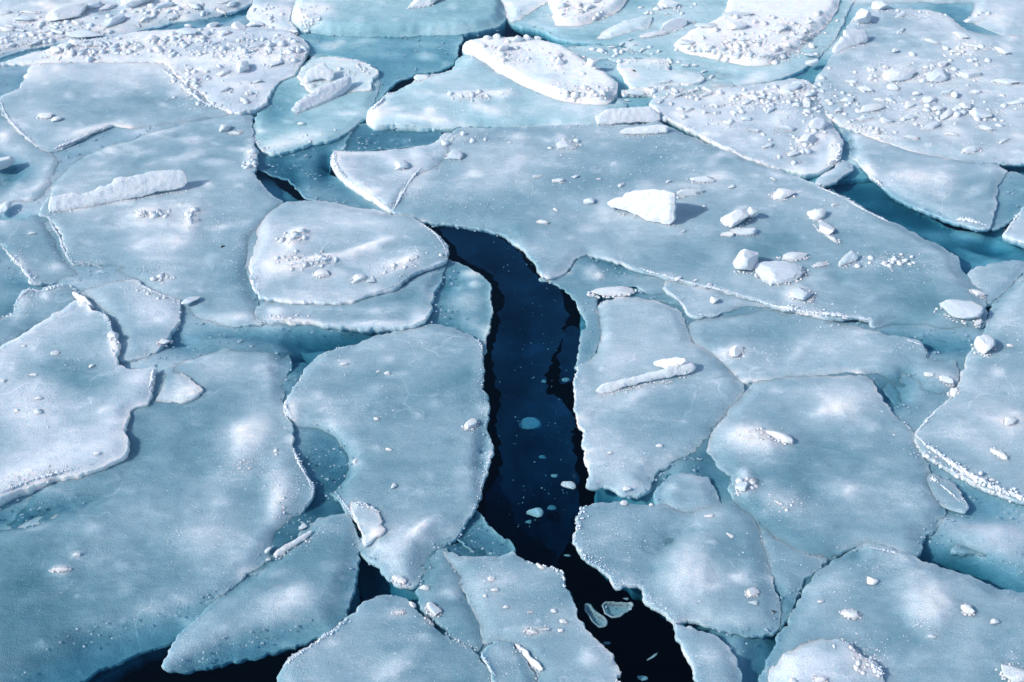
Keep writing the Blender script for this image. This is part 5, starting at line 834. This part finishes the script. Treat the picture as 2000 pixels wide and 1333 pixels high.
for x, y, a, b, k, r, L in [
    (1704, 1135, 23, 24, 'w', 0, "upper white disc on the bottom right floe"),
    (1661, 1199, 36, 25, 'w', 0, "widest white disc on the bottom right floe, lower left one"),
    (1890, 1191, 27, 29, 'w', 0, "squarish white disc on the bottom right floe's right side"),
    (1942, 1214, 19, 16, 'p', 0, "heart shaped small pebble at the bottom right"),
    (1820, 1243, 20, 11, 'p', 0, "small crumb below the round milky mound, bottom right"),
    (1984, 1318, 56, 46, 'w', 0, "white frosted lump in the bottom right corner"),
    (1469, 1157, 29, 22, 'w', 25, "white chip beside the tiny dark twig, bottom right of centre"),
    (1471, 1178, 20, 12, 'p', 0, "pale crumb just below the white chip by the twig"),
    (1549, 1331, 16, 18, 'w', 0, "small peak on the snowy dome, leftmost one"),
    (1602, 1328, 26, 16, 'w', 0, "low peak on the snowy dome, right one"),
    (1603, 1175, 14, 9, 'p', 0, "tiny pebble left of the upper white disc, bottom right"),
    (1972, 822, 30, 22, 'w', 10, "frosted pebble on the right floe above the thick ridge"),
    (1952, 886, 36, 22, 'w', -40, "oblong white pebble on the right floe near the thick ridge"),
    (1937, 937, 14, 10, 'w', 0, "tiny pebble at the thick frosted ridge"),
    (1973, 675, 14, 8, 'w', 0, "tiny pebble right of the upright striped block"),
    (1815, 731, 20, 15, 'w', 0, "round pebble on the greyish floe's white corner"),
    (1848, 742, 30, 18, 'p', -20, "crumbly pale lump beside the round pebble, greyish floe's corner"),
    (1225, 955, 18, 14, 'w', 10, "white pebble by the curved gap on the crack's right bank"),
    (1219, 983, 15, 15, 'w', 0, "pebble standing on the seam below the curved gap"),
    (1272, 986, 9, 9, 'w', 0, "tiny pebble on the seam, right of a bigger one"),
    (1287, 871, 14, 11, 'w', 0, "lone pebble on the lower part of the mottled floe"),
    (1191, 885, 12, 8, 'w', 0, "lone tiny flake near the crack on the mottled floe"),
    (1449, 950, 24, 26, 'p', 60, "white lump at the pointed meeting of the dusky floe's seams"),
    (1519, 852, 60, 24, 'w', -15, "white frosted core of the left milky mound on the dusky floe"),
    (1385, 1008, 22, 9, 'w', 10, "small white flake on the pale lower bank floe"),
    (1425, 1046, 18, 10, 'w', -30, "glinting flake at the middle of the lower bank floe"),
    (1055, 1106, 22, 10, 'w', -30, "frosted knob on the speckled floe's edge at the crack"),
    (960, 1131, 15, 13, 'w', 0, "highest round pebble on the speckled bottom floe"),
    (967, 1152, 16, 10, 'w', 0, "second round pebble below the highest on the speckled floe"),
    (947, 1164, 9, 9, 'w', 0, "tiny pebble left of the pebble pair on the speckled floe"),
    (988, 1186, 13, 9, 'w', 0, "lone pebble at the left middle of the speckled floe"),
    (1082, 1193, 14, 12, 'w', 0, "round pebble near the crack on the speckled floe"),
    (1101, 1214, 18, 11, 'p', 0, "oval pebble below the round one by the crack"),
    (1095, 1231, 12, 11, 'w', 0, "pointed pebble at the lower right of the speckled floe"),
    (1038, 1233, 26, 13, 'p', 0, "wide flat pebble in the middle of the speckled floe"),
    (1064, 1229, 22, 9, 'p', 10, "thin flat pebble right of the wide one on the speckled floe"),
    (1035, 1196, 12, 6, 'p', 0, "thin flake above the wide flat pebble"),
    (780, 1133, 30, 18, 'w', -10, "frosted knob at the lower tip of the centre floe"),
    (829, 1148, 20, 15, 'w', 0, "small cube on the dull grey wedge floe"),
    (846, 1190, 36, 25, 'p', -25, "clear squarish block on the seam between the bottom floes"),
    (806, 1181, 18, 12, 'w', -45, "small elongated crumb on the bottom left floe's top edge"),
    (779, 1197, 26, 8, 'w', 0, "thin white bar on top of the bottom left rounded floe"),
    (838, 1213, 24, 8, 'p', -45, "sliver below the clear squarish block on the seam"),
    (592, 1030, 20, 16, 'p', 40, "blurred pale lump in the gap left of the frosted plate"),
    (524, 1074, 20, 10, 'p', 55, "small pale lump beside the floating bar, lower left"),
    (524, 1093, 10, 7, 'p', 0, "tiny pale pebble beside the floating bar, lower left"),
    (672, 711, 15, 8, 'w', 0, "upper left pebble on the centre floe"),
    (756, 729, 12, 10, 'w', 0, "pebble near the top middle of the centre floe"),
    (739, 726, 10, 6, 'w', 0, "flake just left of the pebble on the centre floe's top"),
    (736, 818, 13, 11, 'w', 0, "glassy pebble in the centre floe's middle"),
    (760, 878, 14, 8, 'w', 0, "flat pebble below the glassy one on the centre floe"),
    (694, 901, 12, 12, 'w', 40, "bright pebble by the centre floe's dark left hollow"),
    (769, 950, 16, 12, 'p', 60, "pale elongated pebble in the lower centre floe"),
    (320, 668, 28, 17, 'w', 10, "white frosted pebble at the granular floe's lower right"),
    (108, 690, 17, 13, 'w', 0, "round pebble on the raised left slab's upper half"),
    (179, 715, 12, 10, 'w', 30, "angular pebble on the raised left slab's right half"),
    (65, 732, 17, 8, 'w', 0, "thin flake left of the middle of the raised left slab"),
    (75, 778, 17, 11, 'w', 0, "white pebble, upper of the pair on the raised left slab"),
    (76, 804, 18, 17, 'p', 0, "lilac pebble, lower of the pair on the raised left slab"),
    (33, 802, 12, 9, 'w', 0, "pebble left of the lilac one on the raised left slab"),
    (190, 885, 15, 9, 'w', 0, "pebble near the lower right rim of the raised left slab"),
    (5, 745, 14, 12, 'w', 0, "pebble at the left frame edge on the raised slab"),
    (47, 676, 10, 8, 'w', 0, "tiny pebble at the top left of the raised left slab"),
    (222, 655, 20, 26, 'w', 60, "white crumb on the raised slab's top right corner"),
    (118, 1112, 34, 12, 'w', 8, "frosted streak shaped lump on the big lower left floe"),
    (150, 1083, 16, 10, 'p', 0, "pale round lump above the frosted streak, lower left"),
    (62, 456, 16, 8, 'w', 0, "white flake on the flat blue floe at the left"),
    (300, 545, 14, 14, 'w', 0, "small glinting crumb on the wide floe above the granular floe"),
    (567, 508, 0, 0, '', 0, ""),
]:
    if a: one(x, y, a, b, L, k, r, .9, cat="ice pebble" if a < 26 else "ice chunk", name="ice_pebble" if a < 26 else "ice_chunk")

# rows and heaps of alike pieces
def heap(pts, label, group, k='w', jitter=0):
    for (x, y, a, b) in pts:
        ch(x, y, a, b, label, k if RNG.rand() < .7 else 'p', RNG.uniform(-20, 30), RNG.uniform(.8, 1.2), group, name="ice_chunk" if a >= 26 else "ice_pebble")
heap([(466, 52, 32, 20), (500, 49, 37, 21), (417, 50, 28, 17), (438, 64, 26, 17), (366, 64, 40, 24), (369, 51, 18, 12), (391, 78, 17, 10), (299, 75, 20, 19), (311, 98, 20, 18), (340, 66, 16, 12), (572, 62, 24, 12), (402, 66, 20, 14), (322, 78, 14, 10)],
     "white lump in the row of lumps along the rubble tongue's upper edge, top left", "row of lumps on the rubble tongue")
heap([(110, 98, 26, 16), (128, 92, 30, 18), (150, 84, 34, 18), (170, 88, 28, 14), (190, 88, 22, 12), (212, 86, 20, 10), (138, 104, 18, 10), (222, 98, 18, 12), (160, 100, 22, 10)],
     "snowy lump in the small heap at the rubble tongue's left end", "small heap at the rubble tongue's left end")
heap([(388, 101, 10, 9), (401, 103, 9, 8), (415, 103, 10, 7), (430, 106, 8, 6), (350, 108, 9, 6), (440, 102, 8, 8)], "tiny white pebble in the short row in mid rubble tongue", "short row of tiny pebbles")
heap([(1560, 165, 26, 16), (1536, 180, 30, 16), (1510, 190, 30, 14), (1484, 190, 24, 12), (1580, 185, 20, 16), (1460, 200, 26, 12), (1440, 186, 22, 10), (1578, 205, 22, 20), (1500, 175, 16, 8)],
     "granular lump in the heap along the lilac floe's upper rim", "heap on the lilac floe's rim", 'p')
heap([(1345, 90, 22, 14), (1362, 98, 20, 12), (1385, 95, 26, 16), (1412, 96, 22, 12), (1440, 108, 24, 12), (1466, 106, 22, 12), (1490, 108, 20, 12), (1515, 95, 22, 14), (1535, 88, 24, 12), (1560, 72, 22, 12), (1480, 84, 20, 10), (1580, 44, 22, 12), (1600, 25, 20, 12), (1450, 78, 18, 10)],
     "snow lump among those along the front of the largest slab", "snow lumps on the largest slab")
heap([(1100, 10, 26, 18), (1124, 6, 30, 16), (1150, 14, 24, 14), (1130, 22, 18, 10), (1165, 2, 22, 14)], "snow lump on the smooth rounded slab at the top edge", "snow lumps on the rounded slab")
heap([(1230, 78, 14, 7), (1215, 86, 16, 7), (1240, 88, 14, 6), (1195, 92, 18, 8), (1222, 97, 16, 6), (1255, 98, 20, 7), (1300, 160, 26, 9), (1325, 186, 30, 9), (1350, 178, 28, 9), (1382, 176, 30, 10), (1375, 140, 18, 7), (1390, 150, 20, 8), (1225, 196, 12, 5), (1290, 198, 22, 8)],
     "pale brash piece among those floating between the big slabs, top centre right", "brash between the big slabs", 'p')
heap([(10, 75, 22, 12), (24, 88, 18, 10), (60, 68, 26, 12), (40, 60, 22, 9), (85, 78, 20, 9), (95, 60, 30, 10), (118, 72, 16, 8), (20, 52, 24, 9), (330, 22, 16, 10), (365, 24, 10, 8), (440, 5, 30, 10), (210, 15, 36, 14)],
     "small white lump among those scattered over the top left shelf", "lumps scattered over the top left shelf")
heap([(1050, 345, 22, 8), (1092, 353, 26, 12), (1125, 345, 14, 9), (1214, 362, 18, 10), (1430, 365, 22, 10), (1305, 355, 14, 8), (1170, 350, 12, 7), (1240, 420, 10, 6), (1085, 410, 12, 7), (1600, 360, 10, 8), (1335, 452, 10, 8), (1510, 350, 16, 8), (1630, 400, 16, 8)],
     "small pale flake among those strewn over the huge floe's upper half", "flakes strewn over the huge floe", 'p')
heap([(1325, 544, 18, 10), (1358, 548, 10, 7), (1385, 556, 12, 8), (1420, 568, 8, 6), (1300, 538, 10, 7), (1545, 600, 14, 8), (1600, 612, 16, 9), (1650, 622, 12, 8)],
     "small white crumb among those riding on the long frosted seam", "crumbs on the long frosted seam")

heap([(48, 38, 40, 18), (112, 62, 34, 14), (185, 12, 34, 18), (320, 12, 44, 18), (380, 12, 36, 16), (430, 22, 30, 12), (12, 58, 32, 14), (285, 38, 30, 12), (340, 34, 26, 10), (455, 8, 26, 14), (70, 84, 28, 12), (150, 44, 24, 10)],
     "larger soft white mound among those covering the top left shelf", "mounds covering the top left shelf")
heap([(1690, 175, 30, 14), (1720, 195, 26, 12), (1775, 230, 30, 14), (1850, 180, 28, 14), (1905, 180, 26, 12), (1925, 250, 34, 14), (1860, 262, 26, 10), (1780, 268, 30, 12), (1690, 232, 30, 12), (1665, 160, 26, 12), (1820, 80, 30, 12), (1900, 40, 34, 14), (1760, 60, 26, 10), (1955, 100, 36, 14), (1985, 200, 34, 16), (1960, 275, 30, 12), (1640, 215, 26, 12), (1760, 30, 30, 10)],
     "low soft lump among those half buried in the upper right rubble floe", "half buried lumps of the upper right floe", 'p')
heap([(1400, 205, 30, 12), (1470, 255, 28, 12), (1505, 215, 26, 14), (1420, 240, 20, 10), (1500, 285, 26, 12), (1345, 215, 24, 9), (1550, 300, 30, 14), (1380, 185, 26, 10)],
     "low soft lump among those half buried in the granular lilac floe", "half buried lumps of the lilac floe", 'p')
heap([(500, 90, 30, 12), (545, 82, 26, 12), (460, 88, 24, 10), (420, 85, 22, 10), (540, 125, 30, 12), (500, 160, 26, 10), (440, 175, 24, 10), (270, 95, 26, 10), (240, 105, 22, 9), (480, 110, 20, 9)],
     "low soft lump among those half buried in the lilac rubble tongue", "half buried lumps of the rubble tongue", 'p')

# drowned pieces in the open crack
def drown(px, py, w_, h_, label, dz=-.02, k='p', rot=0):
    o = ch(px, py, w_, h_, label, k, rot, .5, None, .5, "submerged ice lump", "submerged_lump", z=dz); return o
drown(1110, 948, 30, 22, "brightest round lump of ice glowing in the dark crack", -.03, 'w')
drown(1045, 1003, 34, 24, "second glowing lump in the dark crack, lower left of the brightest", -.07)
drown(1035, 828, 46, 34, "wide faint teal lump in the middle of the dark crack", -.17)
drown(1083, 929, 14, 10, "small faint lump above the brightest one in the crack", -0.11)
drown(1032, 1020, 14, 10, "small faint lump left below the second glowing lump in the crack", -0.132)
drown(1060, 893, 16, 10, "small teal lump below the wide faint one in the crack", -0.176)
drown(1105, 742, 16, 10, "teal speck of ice on the crack's right side", -0.11)
drown(1078, 992, 18, 14, "faint lump right of the second glowing one in the crack", -0.176)
drown(1062, 745, 10, 9, "tiny teal lump left of the speck on the crack's right side", -0.132)
drown(1255, 1325, 22, 12, "small teal lump at the bottom of the crack", -0.088)
drown(1108, 1085, 14, 6, "little dim flake in the crack's lower bend", -0.088)
drown(1275, 1283, 30, 5, "dim streak of ice at the bottom of the crack", -.06, 'p', 30)
drown(1186, 1256, 14, 8, "small dim lump near the left bank, bottom of the crack", -0.11)
drown(1222, 1170, 12, 6, "small dim flake above the two lens shaped pieces", -0.066)
for L, pts, zz in [("right lens shaped clear piece drifting in the lower crack", [(1178, 1182), (1184, 1176), (1205, 1176), (1232, 1177), (1235, 1183), (1225, 1194), (1208, 1202), (1195, 1204), (1182, 1196)], -5.0),
                   ("left leaf shaped clear piece drifting in the lower crack", [(1144, 1180), (1152, 1181), (1160, 1192), (1175, 1201), (1183, 1212), (1181, 1220), (1170, 1222), (1158, 1214), (1150, 1200), (1145, 1190)], -5.5)]:
    floe(L, pts, z=zz, m=.50, ed=zz - .4, th=1.5, edge_milk=0, cat="clear ice piece", name="clear_ice_piece", spacing=.012, jag=.004, amp=.002)

# pieces of dark debris
def debris(px, py, w_, h_, rot, label):
    g = hit(px, py); s_ = (g.y * CP - (g.z - CAMZ) * SP) / FPX
    me = lump_mesh(int(px), 2, 5, .2); me.materials.append(M_DEBRIS); o = bpy.data.objects.new("debris", me); C.objects.link(o)
    o.scale = (w_ * s_ / 2, h_ * s_ / 2, h_ * s_ / 3); o.location = (g.x, g.y, g.z + h_ * s_ / 5); o.rotation_euler = (0, 0, R(rot)); tag(o, label, "debris", None, 'thing')
debris(1238, 139, 8, 4, -45, "tiny black speck on the small beige white plate")
debris(1511, 1195, 9, 4, -20, "tiny black twig on the pale floe, bottom right of centre")
debris(435, 482, 9, 4, 35, "tiny dark sliver of debris on the wide left floe")

# ------------------------------------------------------------------ frost crumbs too many to count
cr = []
def strew(cx, cy, rx, ry, n, r0=.0022, r1=.0055, rot=0):
    c, s_ = math.cos(R(rot)), math.sin(R(rot))
    for _ in range(n):
        u, v = RNG.normal(0, .5, 2); x = cx + u * rx * c + v * ry * s_; y = cy - u * rx * s_ + v * ry * c
        if not (-40 < x < 2040 and -30 < y < 1370): continue
        g = hit(x, y)
        if g.z < .001: continue
        k = (g.y / 7.0) ** .6
        cr.append((g.x, g.y, g.z + .001, RNG.uniform(r0, r1) * k * (1.6 if RNG.rand() < .08 else 1)))
for q in [(50, 790, 70, 60, 150), (130, 830, 60, 60, 60), (70, 925, 90, 14, 110, .002, .005, 12), (120, 690, 120, 50, 50), (270, 740, 30, 40, 20),
          (370, 1040, 60, 60, 55), (400, 1080, 70, 90, 55, .002, .005, 30), (355, 1240, 16, 70, 55, .002, .005, -35), (313, 1290, 12, 8, 22), (540, 950, 50, 80, 90), (470, 905, 60, 30, 60),
          (580, 950, 16, 60, 40), (500, 860, 60, 60, 40), (560, 1180, 60, 40, 50), (640, 1030, 40, 24, 40), (560, 800, 14, 40, 50), (940, 850, 16, 200, 90), (945, 740, 10, 60, 40),
          (700, 780, 140, 100, 60), (640, 700, 40, 14, 30), (770, 1080, 70, 60, 50), (760, 1110, 30, 30, 25), (960, 1120, 60, 40, 60), (1060, 1200, 80, 60, 70), (1000, 1300, 100, 50, 50), (800, 1230, 80, 60, 60), (800, 1300, 140, 50, 60),
          (880, 1245, 60, 8, 40, .002, .006, -35), (950, 1040, 40, 16, 90, .002, .005, -40), (980, 1060, 40, 16, 60, .002, .005, -35),
          (1140, 960, 14, 50, 30), (1128, 720, 8, 60, 70), (1145, 900, 8, 90, 80), (1125, 780, 8, 60, 50), (1280, 1180, 60, 16, 110, .002, .005, -38), (1180, 1110, 60, 14, 90, .002, .005, -40), (1340, 1300, 16, 90, 80, .002, .005, -60),
          (1230, 900, 100, 60, 60), (1200, 1060, 70, 60, 70), (1480, 860, 50, 24, 70), (1650, 800, 50, 30, 50), (1540, 980, 60, 30, 50), (1370, 925, 30, 8, 20), (1440, 970, 50, 20, 40, .002, .005, -45),
          (1500, 1090, 100, 60, 40), (1380, 1130, 90, 70, 50), (1800, 1215, 24, 20, 35), (1700, 1110, 40, 14, 20), (1650, 1150, 50, 24, 25), (1760, 1240, 160, 60, 60), (1700, 1290, 50, 24, 90, .003, .007, -45), (1980, 1300, 30, 30, 40),
          (1880, 920, 120, 14, 120, .002, .006, -25), (1960, 650, 50, 100, 40), (1780, 680, 60, 10, 30), (1500, 690, 100, 20, 40), (1620, 640, 160, 14, 50), (1400, 580, 90, 10, 30),
          (1720, 510, 60, 22, 90), (1800, 520, 80, 30, 40), (1560, 600, 160, 8, 60), (1100, 360, 220, 80, 180), (1300, 300, 200, 50, 90), (1600, 400, 120, 40, 50), (930, 380, 120, 50, 60), (870, 400, 60, 60, 30),
          (660, 320, 14, 26, 60), (800, 360, 20, 60, 60, .002, .006, 50), (950, 270, 80, 12, 40), (700, 480, 160, 60, 130), (780, 520, 60, 26, 70), (600, 500, 80, 30, 50), (560, 626, 60, 6, 60), (850, 460, 40, 30, 40, .002, .005, -45),
          (330, 430, 60, 30, 60), (430, 430, 60, 80, 130), (460, 530, 60, 60, 80), (300, 530, 60, 30, 60), (320, 545, 16, 24, 20), (160, 512, 40, 8, 30), (110, 460, 10, 60, 40), (290, 600, 60, 40, 90), (260, 560, 50, 10, 30),
          (50, 590, 30, 30, 60), (40, 520, 14, 50, 60), (370, 180, 60, 40, 120, .003, .007, -40), (150, 100, 70, 16, 160, .003, .007), (450, 100, 150, 30, 260, .003, .007), (520, 110, 80, 20, 90, .003, .007), (400, 130, 100, 20, 110), (250, 80, 160, 16, 120, .003, .007),
          (60, 75, 80, 20, 120, .003, .007), (300, 30, 160, 24, 60), (600, 40, 30, 26, 120, .003, .007), (670, 15, 60, 20, 20), (1000, 110, 60, 26, 130, .003, .007), (1130, 170, 80, 14, 120, .003, .007), (1120, 190, 70, 8, 60, .003, .007), (950, 190, 60, 10, 40), (870, 215, 60, 16, 24),
          (1380, 95, 60, 12, 120, .003, .008), (1500, 110, 70, 10, 100, .003, .008), (1530, 70, 70, 30, 90, .003, .008), (1130, 20, 60, 16, 60, .003, .008), (1300, 60, 40, 14, 40), (1290, 150, 80, 12, 30), (1500, 200, 110, 26, 220, .003, .007), (1430, 250, 90, 30, 120), (1570, 260, 50, 40, 90),
          (1800, 30, 90, 8, 60, .003, .007), (1780, 150, 100, 24, 120, .003, .007), (1790, 215, 110, 30, 160, .003, .007), (1700, 255, 70, 12, 90, .003, .007, -16), (1690, 120, 60, 26, 60), (1900, 90, 40, 20, 50, .003, .007), (1950, 200, 60, 40, 60), (1900, 290, 90, 14, 40), (1700, 340, 20, 30, 30, .002, .006, -45), (1800, 360, 80, 26, 40)]:
    strew(*q)
for _ in range(1500):
    x, y = RNG.uniform(-30, 2030), RNG.uniform(-20, 1350); g = hit(x, y)
    if g.z > .004: cr.append((g.x, g.y, g.z + .001, RNG.uniform(.0016, .0038) * (g.y / 7) ** .6))
# slush and brash frozen in the gaps
M_SLUSH = ice_material("grey_slush", [(0, (.16, .29, .36)), (.5, (.30, .42, .50)), (1, (.55, .64, .71))], gain=.8, speck=.4, sss=0, rough=(.2, .5), bump=.5, use_attr=False, cracks=0, dustk=.05)
def first(px, py):
    d_ = Vector(ray(px, py)).normalized(); o_ = Vector((0, 0, CAMZ)); best = None
    for b in BV:
        h = b.ray_cast(o_, d_)
        if h[0] is not None and (best is None or h[3] < best[1]): best = (h[0], h[3])
    return best[0].z if best else -9
sl = []
for _ in range(15000):
    x, y = RNG.uniform(-30, 2030), RNG.uniform(-20, 1350)
    if float(fbm(np.array([x * .011]), np.array([y * .018]), 1, 3, 2.2)[0]) < -.12: continue
    zz = first(x, y)
    if -.045 < zz < .001:
        p = p2w(x, y, 0); sl.append((p[0], p[1], RNG.uniform(-.004, .0005), RNG.uniform(.003, .014) * (p[1] / 8) ** .5))
o = grains("slush", sl, M_SLUSH); o.scale.z = .45; tag(o, "grey slush and fine brash frozen in the gaps between floes", "slush", None, "stuff")
o = grains("ice_crumbs", cr, M_FROST); tag(o, "fine white frost crumbs glittering all over the floes", "frost crumbs", None, "stuff")
